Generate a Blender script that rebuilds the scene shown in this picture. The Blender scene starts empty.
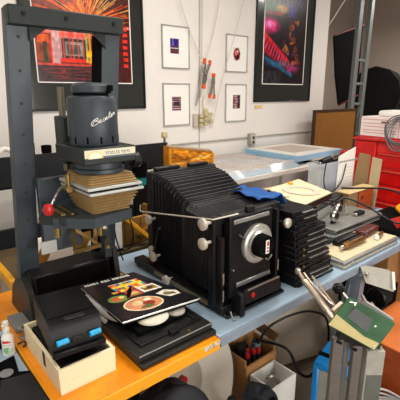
import bpy, bmesh, math, random
import numpy as np
from mathutils import Vector, Matrix
random.seed(7); rng = np.random.default_rng(5)
SC = bpy.context.scene
COL = SC.collection
PI = math.pi

# ------------------------------------------------------------------ camera
CAM = Vector((0, 0, 1.58)); PITCH = math.radians(15); AZ = math.radians(50)
cd = bpy.data.cameras.new('camera'); cd.sensor_width = 36; cd.lens = 36; cd.clip_start = .02
co = bpy.data.objects.new('camera', cd); COL.objects.link(co)
co.location = CAM; co.rotation_euler = (PI/2-PITCH, 0, AZ-PI/2)
SC.camera = co
# ------------------------------------------------------------------ world and light
w = bpy.data.worlds.new('world'); SC.world = w; w.use_nodes = True
w.node_tree.nodes['Background'].inputs[0].default_value = (1, .93, .85, 1)
w.node_tree.nodes['Background'].inputs[1].default_value = .2
def area(name, loc, sx, sy, power, colr, rot=(0, 0, 0)):
    l = bpy.data.lights.new(name, 'AREA'); l.shape = 'RECTANGLE'; l.size = sx; l.size_y = sy
    l.energy = power; l.color = colr
    o = bpy.data.objects.new(name, l); COL.objects.link(o); o.location = loc; o.rotation_euler = rot
    return o
WARM = (1, .94, .86)
# two-tube ceiling fixtures, and an added fill light behind the photographer
area('overhead_light', (1.6, 1.3, 2.93), 1.2, .3, 30, WARM)
area('overhead_light', (-.3, .2, 2.93), 1.2, .3, 24, WARM)
area('overhead_light', (2.6, -.6, 2.93), 1.2, .3, 24, WARM)
area('overhead_light', (5.0, 1.2, 2.93), 1.2, .3, 26, WARM)
area('overhead_light', (6.6, 2.6, 2.93), 1.2, .3, 40, WARM)  # extra overhead light, added to brighten the far corner
area('front_fill_light', (1.2, -2.44, 1.2), 2.8, 1.5, 66, (1, .97, .93), (PI/2, 0, 0))  # fill added to lift the dark space under the tables
VS = SC.view_settings
SC.display_settings.display_device = 'sRGB'
VS.view_transform = 'Standard'; VS.look = 'None'; VS.gamma = 1; VS.exposure = 0.34
try: VS.use_curve_mapping = False
except Exception: pass

# ------------------------------------------------------------------ materials
def lin(c):
    c = c/255.
    return c/12.92 if c <= .04045 else ((c+.055)/1.055)**2.4
def rgb(c): return tuple(lin(x) for x in c)+(1,)
MATS = {}
def mat(name, c, rough=.6, metal=0., var=.12, scale=18., bump=.0, c2=None, coat=0., stretch=(1, 1, 1), wear=.5, spec=.5):
    if name in MATS: return MATS[name]
    m = bpy.data.materials.new(name); m.use_nodes = True; MATS[name] = m
    nt = m.node_tree; b = nt.nodes['Principled BSDF']
    tc = nt.nodes.new('ShaderNodeTexCoord'); mp = nt.nodes.new('ShaderNodeMapping')
    mp.inputs['Scale'].default_value = stretch
    nt.links.new(tc.outputs['Object'], mp.inputs[0])
    n = nt.nodes.new('ShaderNodeTexNoise'); n.inputs['Scale'].default_value = scale
    n.inputs['Detail'].default_value = 6; n.inputs['Roughness'].default_value = .65
    nt.links.new(mp.outputs[0], n.inputs['Vector'])
    r = nt.nodes.new('ShaderNodeValToRGB')
    a = rgb(c)
    if c2 is None:
        lo = tuple(x*(1-var) for x in a[:3])+(1,); hi = tuple(min(1, x*(1+var)+.004*var) for x in a[:3])+(1,)
        r.color_ramp.elements[0].position = .3; r.color_ramp.elements[1].position = .7
    else:
        lo = a; hi = rgb(c2); r.color_ramp.elements[0].position = wear; r.color_ramp.elements[1].position = wear+.12
    r.color_ramp.elements[0].color = lo; r.color_ramp.elements[1].color = hi
    nt.links.new(n.outputs['Fac'], r.inputs[0]); nt.links.new(r.outputs[0], b.inputs['Base Color'])
    b.inputs['Roughness'].default_value = rough; b.inputs['Metallic'].default_value = metal
    b.inputs['Coat Weight'].default_value = coat; b.inputs['Specular IOR Level'].default_value = spec if max(c) > 60 else (.06 if rough > .8 else .26)
    mr = nt.nodes.new('ShaderNodeMapRange'); mr.inputs[3].default_value = max(.03, rough-.1); mr.inputs[4].default_value = min(1, rough+.1)
    nt.links.new(n.outputs['Fac'], mr.inputs[0]); nt.links.new(mr.outputs[0], b.inputs['Roughness'])
    if bump:
        bp = nt.nodes.new('ShaderNodeBump'); bp.inputs['Strength'].default_value = bump; bp.inputs['Distance'].default_value = .003
        nt.links.new(n.outputs['Fac'], bp.inputs['Height']); nt.links.new(bp.outputs[0], b.inputs['Normal'])
    return m
def glassy(name, c, alpha=.35, rough=.15):
    m = mat(name, c, rough, 0, .05)
    b = m.node_tree.nodes['Principled BSDF']; b.inputs['Alpha'].default_value = alpha
    return m
def print_mat(name, rough=.25):
    if name in MATS: return MATS[name]
    m = bpy.data.materials.new(name); m.use_nodes = True; MATS[name] = m
    nt = m.node_tree; b = nt.nodes['Principled BSDF']
    a = nt.nodes.new('ShaderNodeAttribute'); a.attribute_name = 'Print'
    nt.links.new(a.outputs['Color'], b.inputs['Base Color']); b.inputs['Roughness'].default_value = rough
    return m
WALL = mat('wall_paint', (226, 222, 217), .85, 0, .03, 3)
WALLFAR = mat('far_wall_paint', (188, 176, 164), .9, 0, .05, 2)
CEIL = mat('ceiling_white', (225, 222, 215), .9, 0, .03, 4)
FLOOR = mat('concrete_floor', (128, 116, 104), .75, 0, .2, 5, .2)
ORANGE = mat('orange_tabletop', (240, 148, 8), .38, 0, .10, 6, c2=(226, 132, 10), wear=.45)
ORANGE_E = mat('orange_edge', (238, 160, 20), .45, 0, .1, 20, c2=(188, 120, 30), wear=.62)
BLUE = mat('pale_blue_laminate', (160, 184, 204), .42, 0, .05, 7)
BLUE_E = mat('grey_blue_edge', (128, 142, 156), .5, 0, .1, 20)
STEELBL = mat('blue_grey_enamel', (52, 61, 68), .42, .15, .12, 25, .15)
STEELGR = mat('olive_grey_enamel', (44, 49, 48), .48, .2, .14, 20, .15)
BLACK = mat('black_plastic', (17, 17, 19), .42, 0, .3, 20)
BLACKM = mat('black_matte', (9, 9, 10), .9, 0, .3, 14)
BLACKW = mat('worn_black_metal', (22, 22, 24), .4, .3, .3, 30, c2=(48, 48, 48), wear=.62)
CHAR = mat('charcoal_metal', (44, 44, 43), .42, .3, .2, 25, c2=(64, 62, 59), wear=.58)
BELL = mat('black_bellows_cloth', (17, 17, 19), .42, 0, .2, 40, .3)
TAN = mat('tan_bellows', (164, 136, 90), .6, 0, .15, 30, .2)
TAND = mat('tan_bellows_fold', (84, 66, 42), .7, 0, .15, 30)
CHROME = mat('worn_chrome', (205, 202, 196), .25, .95, .1, 40)
ALU = mat('brushed_aluminium', (170, 170, 168), .38, .85, .12, 30, stretch=(1, 1, 8))
ALUM = mat('matte_aluminium', (176, 178, 174), .5, .4, .1, 20)
BRASS = mat('aged_brass', (140, 116, 70), .35, .85, .2, 40)
SILV = mat('silver_board', (150, 152, 148), .45, .5, .12, 9)
RED = mat('red_enamel', (205, 10, 8), .3, 0, .12, 12, c2=(222, 26, 16), wear=.55)
REDK = mat('red_plastic', (170, 18, 18), .3, 0, .1)
WHITE = mat('white_plastic', (232, 230, 224), .45, 0, .03)
PAPER = mat('white_paper', (238, 236, 230), .8, 0, .02)
CREAM = mat('cream_card', (222, 204, 168), .8, 0, .06, 8)
WOODP = mat('pale_plywood', (238, 222, 184), .65, 0, .06, 6, stretch=(1, 6, 6))
WOODB = mat('brown_board', (150, 98, 36), .6, 0, .2, 6, stretch=(8, 1, 1))
WOODD = mat('dark_wood', (66, 36, 18), .6, 0, .2, 8)
WOODR = mat('reddish_wood', (168, 74, 28), .45, 0, .25, 9, stretch=(1, 1, 7))
SHELFW = mat('white_laminate', (226, 222, 212), .5, 0, .04, 6)
PALEB = mat('pale_blue_board', (150, 190, 220), .6, 0, .05, 8)
GREYM = mat('grey_mat_board', (188, 178, 166), .75, 0, .06, 6)
TURQ = mat('cyan_plastic', (20, 152, 205), .35, 0, .08)
BLUEC = mat('blue_cloth', (20, 80, 150), .8, 0, .2, 20, .4)
BLUET = mat('blue_tool_plastic', (20, 128, 205), .35, 0, .1)
GREEN = mat('green_painted_plate', (8, 76, 28), .6, 0, .15, 18, c2=(6, 60, 24), wear=.5)
TAPE = mat('yellowed_tape', (182, 168, 112), .6, 0, .1, 30)
AMBER = mat('amber_plastic', (206, 132, 24), .3, 0, .35, 14)
GREYP = mat('grey_paint', (122, 122, 118), .55, 0, .12, 30)
GREYL = mat('light_grey_casing', (158, 156, 146), .6, 0, .12, 20)
GREYT = mat('grey_tower_paint', (118, 124, 124), .5, .2, .12, 25)
FABR = mat('black_bag_nylon', (30, 32, 37), .6, 0, .25, 30, .5)
BEIGE = mat('beige_sheet', (240, 228, 206), .7, 0, .05, 5)
DISH = mat('cream_dish', (232, 222, 204), .45, 0, .04, 5)
YEL = mat('yellow_paint', (232, 164, 20), .45, 0, .12, 12)
OCHRE = mat('ochre_panel', (150, 112, 44), .65, 0, .25, 10, c2=(120, 86, 34), wear=.5)
CARD = mat('brown_cardboard', (176, 128, 76), .8, 0, .1, 12)
BRONZE = mat('bronze_case', (120, 84, 46), .35, .6, .2, 30)
MAROON = mat('maroon_leather', (84, 34, 30), .35, 0, .2, 30)
OLIVE = mat('olive_tan_board', (176, 160, 124), .75, 0, .08, 8)
KRAFT = mat('dark_tan_board', (140, 112, 76), .75, 0, .08, 8)
YELG = mat('pale_brass_plastic', (196, 184, 140), .4, .2, .2, 40)
ORP = mat('orange_clamp_tip', (226, 88, 34), .4)
CLEAR = glassy('clear_plastic', (222, 230, 238), .34)
CLEARB = glassy('clear_plastic_bag', (224, 232, 238), .38, .12)
PRINT = print_mat('printed_ink'); PRINTM = print_mat('printed_ink_matte', .7)

# ------------------------------------------------------------------ mesh builder
class MB:
    def __init__(s): s.v = []; s.f = []; s.sm = []
    def add(s, vs, fs, smooth=False, M=None):
        n = len(s.v)
        for p in vs:
            p = Vector(p); s.v.append(M @ p if M is not None else p)
        for q in fs: s.f.append([i+n for i in q]); s.sm.append(smooth)
        return s
    def box(s, x0, x1, y0, y1, z0, z1, bev=0., M=None, seg=1):
        bm = bmesh.new(); bmesh.ops.create_cube(bm, size=1)
        bmesh.ops.scale(bm, vec=(x1-x0, y1-y0, z1-z0), verts=bm.verts)
        bmesh.ops.translate(bm, vec=((x0+x1)/2, (y0+y1)/2, (z0+z1)/2), verts=bm.verts)
        if bev: bmesh.ops.bevel(bm, geom=bm.edges[:], offset=min(bev, .45*min(abs(x1-x0), abs(y1-y0), abs(z1-z0))), segments=seg, affect='EDGES', profile=.5)
        bm.verts.index_update()
        s.add([v.co for v in bm.verts], [[v.index for v in f.verts] for f in bm.faces], seg > 1, M); bm.free(); return s
    def lathe(s, prof, c=(0, 0, 0), axis='Z', n=28, M=None, smooth=True, a0=0, a1=2*PI):
        # prof: (radius, height)
        vs = []; fs = []; full = abs(a1-a0-2*PI) < 1e-6; m = n if full else n+1
        for r, h in prof:
            for k in range(m):
                a = a0+(a1-a0)*k/n; x, y = r*math.cos(a), r*math.sin(a)
                p = {'Z': (x, y, h), 'Y': (x, h, -y), 'X': (h, x, y)}[axis]
                vs.append((p[0]+c[0], p[1]+c[1], p[2]+c[2]))
        for j in range(len(prof)-1):
            for k in range(n):
                k2 = (k+1) % m
                fs.append([j*m+k, j*m+k2, (j+1)*m+k2, (j+1)*m+k])
        if full and tuple(prof[0]) != tuple(prof[-1]):
            if prof[0][0] > 1e-5: fs.append(list(range(m))[::-1])
            if prof[-1][0] > 1e-5: fs.append([(len(prof)-1)*m+k for k in range(m)])
        return s.add(vs, fs, smooth, M)
    def cyl(s, c, r, h, axis='Z', n=24, bev=.0, M=None):
        if bev: pr = [(r-bev, 0), (r, bev), (r, h-bev), (r-bev, h)]
        else: pr = [(r, 0), (r, h)]
        return s.lathe(pr, c, axis, n, M)
    def tube(s, pts, r, n=8, M=None, taper=None):
        pts = [Vector(p) for p in pts]; vs = []; fs = []
        up = Vector((0, 0, 1))
        for i, p in enumerate(pts):
            d = (pts[min(i+1, len(pts)-1)]-pts[max(i-1, 0)]).normalized()
            if abs(d.dot(up)) > .95: up = Vector((1, 0, 0)) if abs(d.x) < .9 else Vector((0, 1, 0))
            a = d.cross(up).normalized(); b = a.cross(d).normalized(); up = b
            rr = r*(1 if taper is None else 1+(taper-1)*i/(len(pts)-1))
            for k in range(n):
                t = 2*PI*k/n; vs.append(p+a*math.cos(t)*rr+b*math.sin(t)*rr)
        for i in range(len(pts)-1):
            for k in range(n):
                k2 = (k+1) % n; fs.append([i*n+k, i*n+k2, (i+1)*n+k2, (i+1)*n+k])
        fs.append(list(range(n))[::-1]); fs.append([(len(pts)-1)*n+k for k in range(n)])
        return s.add(vs, fs, True, M)
    def prism(s, poly, a, b, plane='XZ', M=None):
        # poly 2D extruded from a to b on the remaining axis
        def P(p, h): return {'XZ': (p[0], h, p[1]), 'YZ': (h, p[0], p[1]), 'XY': (p[0], p[1], h)}[plane]
        n = len(poly); vs = [P(p, a) for p in poly]+[P(p, b) for p in poly]
        fs = [list(range(n))[::-1], [n+i for i in range(n)]]+[[i, (i+1) % n, n+(i+1) % n, n+i] for i in range(n)]
        return s.add(vs, fs, False, M)
    def slab(s, quad, t, M=None):
        # quad: 4 points, thickness t downwards along its normal
        q = [Vector(p) for p in quad]; nrm = (q[1]-q[0]).cross(q[3]-q[0]).normalized()
        vs = q+[p-nrm*t for p in q]
        return s.add(vs, [[0, 1, 2, 3], [7, 6, 5, 4]]+[[i, i+4, (i+1) % 4+4, (i+1) % 4] for i in range(4)], False, M)
    def bar(s, p, q, wx, wy, up=(0, 0, 1), bev=0.):
        p, q = Vector(p), Vector(q); d = q-p; L = d.length; d.normalize(); u = Vector(up)
        a = d.cross(u).normalized(); b = a.cross(d)
        M = Matrix((a, b, d)).transposed().to_4x4(); M.translation = p
        return s.box(-wx/2, wx/2, -wy/2, wy/2, 0, L, bev, M)
    def build(s, name, m, parent=None, label=None):
        me = bpy.data.meshes.new(name)
        inv = Matrix.Identity(4); p = parent
        root = parent
        while root is not None and root.parent is not None: root = root.parent
        if root is not None: inv = ROOTM[root.name].inverted()
        me.from_pydata([inv @ v for v in s.v], [], s.f)
        me.polygons.foreach_set('use_smooth', [bool(x) for x in s.sm]); me.update()
        bm = bmesh.new(); bm.from_mesh(me); bmesh.ops.recalc_face_normals(bm, faces=bm.faces); bm.to_mesh(me); bm.free()
        try: me.set_sharp_from_angle(angle=math.radians(38))
        except Exception: pass
        me.materials.append(m)
        o = bpy.data.objects.new(name, me); COL.objects.link(o)
        if parent is not None: o.parent = parent
        else: ROOTM[o.name] = Matrix.Identity(4)
        if label: o['label'] = label
        return o
ROOTM = {}
def thing(name, label, cat, loc, rz=0, group=None):
    o = bpy.data.objects.new(name, None); COL.objects.link(o); o.location = loc; o.rotation_euler = (0, 0, rz)
    o.empty_display_size = .05
    ROOTM[o.name] = Matrix.Translation(Vector(loc)) @ Matrix.Rotation(rz, 4, 'Z')
    o['label'] = label; o['category'] = cat
    if group: o['group'] = group
    return o
def tag(o, label, cat, group=None):
    """a thing that is one mesh: give it an origin at its base"""
    vs = [v.co for v in o.data.vertices]
    c = Vector(((min(v.x for v in vs)+max(v.x for v in vs))/2, (min(v.y for v in vs)+max(v.y for v in vs))/2, min(v.z for v in vs)))
    o.data.transform(Matrix.Translation(-c)); o.location = c; ROOTM[o.name] = Matrix.Translation(c)
    o['label'] = label; o['category'] = cat
    if group: o['group'] = group
    return o
def struct(o): o['kind'] = 'structure'; return o
def dup(root, loc, label):
    r = root.copy(); COL.objects.link(r); r.location = loc
    M = ROOTM[root.name].copy(); M.translation = Vector(loc); ROOTM[r.name] = M
    if label: r['label'] = label
    def kids(a, b):
        for ch in [c for c in COL.objects if c.parent == a]:
            c = ch.copy(); COL.objects.link(c); c.parent = b; kids(ch, c)
    kids(root, r); return r
def cr(pts, k=8):
    P = [Vector(p) for p in pts]; P = [P[0]*2-P[1]]+P+[P[-1]*2-P[-2]]; out = []
    for i in range(1, len(P)-2):
        for j in range(k):
            t = j/k
            out.append(.5*((2*P[i])+(P[i+1]-P[i-1])*t+(2*P[i-1]-5*P[i]+4*P[i+1]-P[i+2])*t*t+(3*P[i]-P[i-1]-3*P[i+1]+P[i+2])*t**3))
    out.append(P[-2]); return out
def cable(name, pts, r, m, label, cat='cable', k=8, parent=None):
    o = MB().tube(cr(pts, k), r, 8).build(name, m, parent)
    return tag(o, label, cat) if parent is None else o
def rotz(c, a): return Matrix.Translation(Vector(c)) @ Matrix.Rotation(a, 4, 'Z') @ Matrix.Translation(-Vector(c))
def rot(c, a, ax): return Matrix.Translation(Vector(c)) @ Matrix.Rotation(a, 4, ax) @ Matrix.Translation(-Vector(c))

# ------------------------------------------------------------------ flat print (colour grid on a surface)
class Canvas:
    def __init__(s, w, h, bg):
        s.w, s.h = w, h; s.a = np.zeros((h, w, 3)); s.a[:] = bg
        s.X, s.Y = np.meshgrid((np.arange(w)+.5)/w, (np.arange(h)+.5)/h)
    def rect(s, x0, y0, x1, y1, c, al=1.):
        m = (s.X >= x0) & (s.X < x1) & (s.Y >= y0) & (s.Y < y1); s.a[m] = s.a[m]*(1-al)+np.array(c)*al
    def ell(s, cx, cy, rx, ry, c, soft=0., al=1.):
        d = np.sqrt(((s.X-cx)/rx)**2+((s.Y-cy)/ry)**2)
        m = np.clip((1-d)/soft, 0, 1) if soft else (d < 1).astype(float)
        s.a = s.a*(1-(m*al)[..., None])+np.array(c)*(m*al)[..., None]
    def line(s, x0, y0, x1, y1, wd, c, al=1.):
        asp = s.h/s.w; dx, dy = x1-x0, (y1-y0)*asp; L = dx*dx+dy*dy+1e-9
        t = np.clip(((s.X-x0)*dx+(s.Y-y0)*asp*dy)/L, 0, 1)
        d = np.hypot(s.X-x0-t*dx, (s.Y-y0)*asp-t*dy)
        m = (np.clip(1.5-d/wd, 0, 1)*al)[..., None]; s.a = s.a*(1-m)+np.array(c)*m
    def poly(s, P, c, al=1.):
        m = np.zeros_like(s.X, bool); n = len(P)
        for i in range(n):
            (x1, y1), (x2, y2) = P[i], P[(i+1) % n]
            if y1 == y2: continue
            cnd = ((y1 > s.Y) != (y2 > s.Y)) & (s.X < (x2-x1)*(s.Y-y1)/(y2-y1)+x1); m ^= cnd
        s.a[m] = s.a[m]*(1-al)+np.array(c)*al
    def noise(s, amt, cells=12):
        g = rng.normal(0, 1, (cells+2, cells+2)); yi = s.Y*cells; xi = s.X*cells
        y0 = yi.astype(int); x0 = xi.astype(int); fy = yi-y0; fx = xi-x0
        v = (g[y0, x0]*(1-fx)+g[y0, x0+1]*fx)*(1-fy)+(g[y0+1, x0]*(1-fx)+g[y0+1, x0+1]*fx)*fy
        s.a = s.a*(1+amt*v[..., None])
def print_on(cv, name, o0, u, v, parent, m=None, mapf=None, label=None):
    """o0 = top-left corner, u = across, v = down"""
    o0, u, v = Vector(o0), Vector(u), Vector(v); W, H = cv.w, cv.h
    vs = []
    for j in range(H+1):
        for i in range(W+1):
            p = mapf(i/W, j/H) if mapf else o0+u*(i/W)+v*(j/H); vs.append(p)
    fs = [[j*(W+1)+i, (j+1)*(W+1)+i, (j+1)*(W+1)+i+1, j*(W+1)+i+1] for j in range(H) for i in range(W)]
    root = parent
    while root is not None and root.parent is not None: root = root.parent
    inv = ROOTM[root.name].inverted() if root is not None else Matrix.Identity(4)
    me = bpy.data.meshes.new(name); me.from_pydata([inv @ Vector(p) for p in vs], [], fs)
    at = me.color_attributes.new('Print', 'FLOAT_COLOR', 'CORNER')
    c = np.clip(cv.a, 0, 255).reshape(-1, 3)/255.
    c = np.where(c <= .04045, c/12.92, ((c+.055)/1.055)**2.4)
    c4 = np.concatenate([c, np.ones((len(c), 1))], 1); at.data.foreach_set('color', np.repeat(c4, 4, axis=0).ravel().astype(np.float32))
    me.materials.append(m or PRINT)
    o = bpy.data.objects.new(name, me); COL.objects.link(o)
    if parent is not None: o.parent = parent
    if label: o['label'] = label
    return o

# ================================================================== SETTING
T = .76
struct(MB().box(-1.6, 8.6, -2.6, 5.1, -.1, 0).build('floor', FLOOR))
struct(MB().box(-1.6, 8.6, -2.6, 5.1, 4.2, 4.3).build('ceiling', CEIL))
struct(MB().box(-1.5, 4.25, 2.8, 2.95, 0, 4.2).build('wall_back', WALL))
struct(MB().box(4.13, 4.25, 2.95, 5.0, 0, 4.2).build('wall_return', WALL))
struct(MB().box(4.13, 8.6, 5.0, 5.1, 0, 4.2).build('wall_far', WALLFAR))
struct(MB().box(8.5, 8.6, -2.6, 5.0, 0, 4.2).build('wall_right', WALLFAR))
struct(MB().box(-1.6, -1.5, -2.6, 2.95, 0, 4.2).build('wall_left', WALL))
struct(MB().box(-1.5, 8.5, -2.6, -2.5, 0, 4.2).build('wall_front', WALL))
struct(MB().box(-1.5, 4.25, 2.785, 2.8, 0, .1).build('baseboard_back', GREYL))
struct(MB().box(2.335, 2.343, 2.796, 2.8, .1, 4.2).build('trim_1', GREYL))

# conduit + outlets
t = thing('wall_conduit', 'thin grey metal conduit running along the white wall to an outlet box', 'conduit', (3.0, 2.79, 1.12))
MB().tube([(1.2, 2.788, 1.147), (4.2, 2.788, 1.147)], .007).build('pipe', GREYL, t)
b = MB().box(2.97, 3.05, 2.755, 2.8, 1.07, 1.185, .004).build('outlet_box', GREYL, t)
MB().box(2.975, 3.045, 2.75, 2.755, 1.075, 1.18, .002).build('cover_plate', GREYM, b)
for zz in (1.10, 1.145): MB().box(2.995, 3.025, 2.747, 2.75, zz-.014, zz+.014, .004).build('socket', CHAR, b)

# ================================================================== FRAMED WORKS
def frame(name, label, x0, x1, z0, z1, fm, fw, group=None, mm=None, y=2.8):
    t = thing(name, label, 'picture', ((x0+x1)/2, y, z0), 0, group)
    MB().box(x0, x1, y-.02, y, z0, z0+fw, .002).box(x0, x1, y-.02, y, z1-fw, z1, .002).box(x0, x0+fw, y-.02, y, z0+fw, z1-fw, .002).box(x1-fw, x1, y-.02, y, z0+fw, z1-fw, .002).build('frame', fm, t)
    MB().box(x0+fw, x1-fw, y-.008, y-.004, z0+fw, z1-fw).build('mat_board', mm, t)
    return t
SILF = mat('thin_silver_frame', (178, 178, 174), .4, .5)
MATW = mat('white_mat', (236, 235, 230), .6, 0, .02)
DARKMAT = mat('dark_grey_mat', (44, 46, 44), .16, 0, .15, 2, coat=.3)
DARKF = mat('dark_metal_frame', (40, 42, 42), .3, .4)
def small_print(kind):
    c = Canvas(20, 28, (60, 50, 80))
    if kind == 0:
        c.rect(0, 0, 1, .5, (58, 44, 132)); c.line(.3, .05, .3, .45, .08, (120, 110, 200)); c.line(.7, .1, .6, .5, .06, (40, 30, 90))
        c.rect(0, .5, 1, 1, (84, 46, 62)); c.rect(0, .62, 1, .68, (200, 190, 200)); c.rect(.1, .8, .9, .85, (120, 60, 60))
    elif kind == 1:
        c.a[:] = (232, 224, 220); c.ell(.5, .5, .48, .46, (120, 40, 44)); c.ell(.4, .4, .2, .2, (200, 110, 100)); c.ell(.6, .7, .2, .18, (70, 20, 30)); c.ell(.62, .3, .14, .1, (225, 190, 185))
    elif kind == 2:
        c.a[:] = (86, 60, 66)
        for k in range(6): c.rect(0, k/6, 1, k/6+.05, (190, 160, 165)); c.rect(k/6, 0, k/6+.06, 1, (120, 80, 90))
        c.rect(.2, .35, .8, .6, (60, 40, 60))
    else:
        c.a[:] = (92, 62, 70)
        for k in range(5): c.ell(.3+.1*(k % 3), .1+.2*k, .28, .07, (180, 140, 140)); c.ell(.75, .12+.2*k, .15, .06, (50, 30, 50))
    c.noise(.12, 10); return c
for k, (x0, z0, h, px0, px1, pz0, pz1, lab) in enumerate([
    (1.945, 1.775, .328, 2.028, 2.115, 1.89, 2.005, 'small silver framed print with a blue and purple picture, upper left of the four'),
    (2.648, 1.768, .325, 2.742, 2.832, 1.865, 1.985, 'small silver framed print with an oval dark red picture, upper right of the four'),
    (1.945, 1.312, .345, 2.036, 2.130, 1.435, 1.548, 'small silver framed print with a grey brown grid picture, lower left of the four'),
    (2.650, 1.315, .345, 2.750, 2.846, 1.435, 1.56, 'small silver framed print with a mottled mauve picture, lower right of the four')]):
    t = frame('small_picture', lab, x0, x0+.278, z0, z0+h, SILF, .007, 'four small framed prints on the white wall', MATW)
    print_on(small_print(k), 'photo_print', (px0, 2.79, pz1), (px1-px0, 0, 0), (0, 0, pz0-pz1), t)

# big left poster
t = frame('large_poster', 'large dark framed poster of a red interior with orange sparks, behind the enlarger', .868, 1.775, 1.46, 2.66, DARKF, .014, None, DARKMAT)
X0, X1, Z0, Z1 = .955, 1.655, 1.653, 2.56
c = Canvas(150, 190, (46, 24, 20))
# rows: image v=0 top z 2.56, v=1 bottom z 1.655 ; z(v)
def zv(z): return (Z1-z)/(Z1-Z0)
top = zv(2.03)
c.rect(0, 0, 1, top, (70, 22, 10))
for k in range(90):
    a = rng.uniform(-.15, PI+.15); r0 = rng.uniform(.02, .2); r1 = r0+rng.uniform(.1, .55)
    cx, cy = .52, top-.02
    col = [(255, 140, 20), (255, 90, 10), (230, 60, 10), (255, 200, 90)][k % 4]
    c.line(cx+r0*math.cos(a), cy-r0*math.sin(a)*.8, cx+r1*math.cos(a), cy-r1*math.sin(a)*.8, rng.uniform(.002, .006), col, .8)
c.rect(0, 0, .25, top, (230, 90, 10), .35); c.ell(.5, top-.02, .3, .16, (255, 120, 20), .8, .85)
c.rect(0, top, 1, 1, (120, 40, 36))
def V(y): # photo row -> v of image (rows seen 20..82)
    return top+(y-20)/62.*(1-top)
def Uu(x): return (x-36)/93.
c.rect(0, V(18), 1, V(32), (236, 120, 108)); c.rect(0, V(30), .9, V(34), (245, 90, 76))
c.rect(0, V(32), Uu(50), V(60), (150, 60, 30)); c.rect(Uu(38), V(33), Uu(48), V(42), (230, 90, 20)); c.rect(Uu(42), V(40), Uu(46), V(62), (60, 60, 30))
c.rect(Uu(50), V(28), Uu(57), V(66), (196, 150, 150)); c.rect(Uu(49), V(34), Uu(50.5), V(64), (245, 40, 30))
c.rect(Uu(57), V(34), Uu(84), V(60), (170, 120, 120)); c.rect(Uu(59), V(36), Uu(82), V(57), (60, 46, 46)); c.rect(Uu(62), V(39), Uu(79), V(54), (130, 128, 122)); c.rect(Uu(64), V(42), Uu(76), V(52), (62, 80, 74))
for x in (60, 66, 69, 74, 79): c.rect(Uu(x), V(24), Uu(x)+.014, V(60), (240, 60, 46), .75)
c.rect(Uu(57), V(57), Uu(84), V(61), (235, 46, 24))
for x, cc in ((82, (150, 170, 70)), (85, (230, 150, 40)), (88, (120, 60, 40)), (91, (210, 180, 110)), (94, (160, 90, 50)), (97, (190, 170, 90))): c.rect(Uu(x), V(24), Uu(x)+.02, V(60), cc)
for k in range(10): c.ell(Uu(89+rng.uniform(-3, 5)), V(50+rng.uniform(-8, 10)), .05, .03, (255, 90+rng.uniform(0, 80), 10), .6)
c.rect(Uu(86), V(60), Uu(96), V(69), (230, 60, 20), .8); c.rect(Uu(98), V(22), Uu(112), V(56), (238, 70, 36), .85); c.rect(Uu(100), V(56), Uu(114), V(70), (120, 60, 36))
c.rect(Uu(112), V(20), 1, V(82), (70, 20, 18))
for k in range(7): c.rect(Uu(121), V(18+k*7), Uu(126), V(22+k*7), (220, 40, 30))
c.rect(0, V(64), Uu(112), V(82), (58, 34, 34)); c.rect(0, V(62), Uu(86), V(65), (205, 60, 50)); 
for k in range(26): c.line(rng.uniform(0, .9), V(rng.uniform(66, 80)), rng.uniform(0, .9), V(rng.uniform(66, 80)), .004, (150, 40, 40) if k % 2 else (30, 20, 24), .6)
c.line(Uu(99), V(14), Uu(113), V(10), .012, (255, 240, 220)); c.rect(Uu(99), V(12), Uu(104), V(17), (230, 20, 12)); c.line(Uu(108), V(18), Uu(124), V(19.5), .006, (240, 150, 110))
c.noise(.12, 40)
print_on(c, 'poster_print', (X0, 2.789, Z1), (X1-X0, 0, 0), (0, 0, Z0-Z1), t)
b = MB()
for (a0, a1, q0, q1) in ((X0-.006, X1+.006, Z0-.008, Z0-.001), (X0-.006, X1+.006, Z1, Z1+.007), (X0-.008, X0-.001, Z0, Z1), (X1+.001, X1+.008, Z0, Z1)): b.box(a0, a1, 2.787, 2.79, q0, q1)
b.build('white_border', PAPER, t)

# big right poster
t = frame('large_poster', 'large dark framed poster with magenta and blue diagonal streaks, hung at the right', 3.035, 3.955, 1.490, 2.72, DARKF, .014, None, DARKMAT)
X0, X1, Z0, Z1 = 3.155, 3.81, 1.672, 2.62
c = Canvas(110, 150, (26, 16, 26))
def u2(x): return (x-264)/41.
def v2(y): return .23+(y/84.)*.77
c.rect(0, 0, 1, .23, (30, 20, 60))
c.ell(u2(268), v2(2), .3, .1, (30, 90, 60), .6); c.ell(u2(280), v2(2), .2, .06, (180, 130, 40), .6); c.ell(u2(290), v2(3), .14, .12, (40, 40, 130), .7)
c.rect(u2(266), v2(6), u2(281), v2(10), (150, 30, 24), .8)
c.ell(u2(268), v2(21), .32, .1, (230, 20, 110), .6); c.ell(u2(269), v2(20), .14, .05, (255, 130, 210), .6)
c.poly([(0, v2(28)), (u2(280), v2(48)), (u2(292), v2(66)), (u2(290), v2(70)), (u2(264), v2(50))], (150, 16, 44))
for k in range(12):
    x = 264+k*2.3; y = 33+k*2.6; cc = (235-k*9, 30+k*9, 60+k*10)
    c.line(u2(x+2), v2(y), u2(x-1+k*.2), v2(y+10), .014, cc, .9); c.line(u2(x+3.2), v2(y+1), u2(x+.2), v2(y+11), .008, (40, 8, 24), .9)
c.line(0, v2(30), u2(288), v2(58), .03, (220, 30, 50), .8)
c.ell(u2(278), v2(62), .4, .05, (50, 100, 150), .8, .7); c.line(u2(266), v2(56), u2(292), v2(74), .03, (40, 110, 150), .7)
for k in range(26): c.ell(u2(rng.uniform(283, 300)), v2(rng.uniform(10, 62)), rng.uniform(.03, .09), rng.uniform(.01, .05), [(200, 110, 40), (120, 40, 40), (160, 80, 60), (60, 40, 110)][k % 4], .8, .8)
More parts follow.
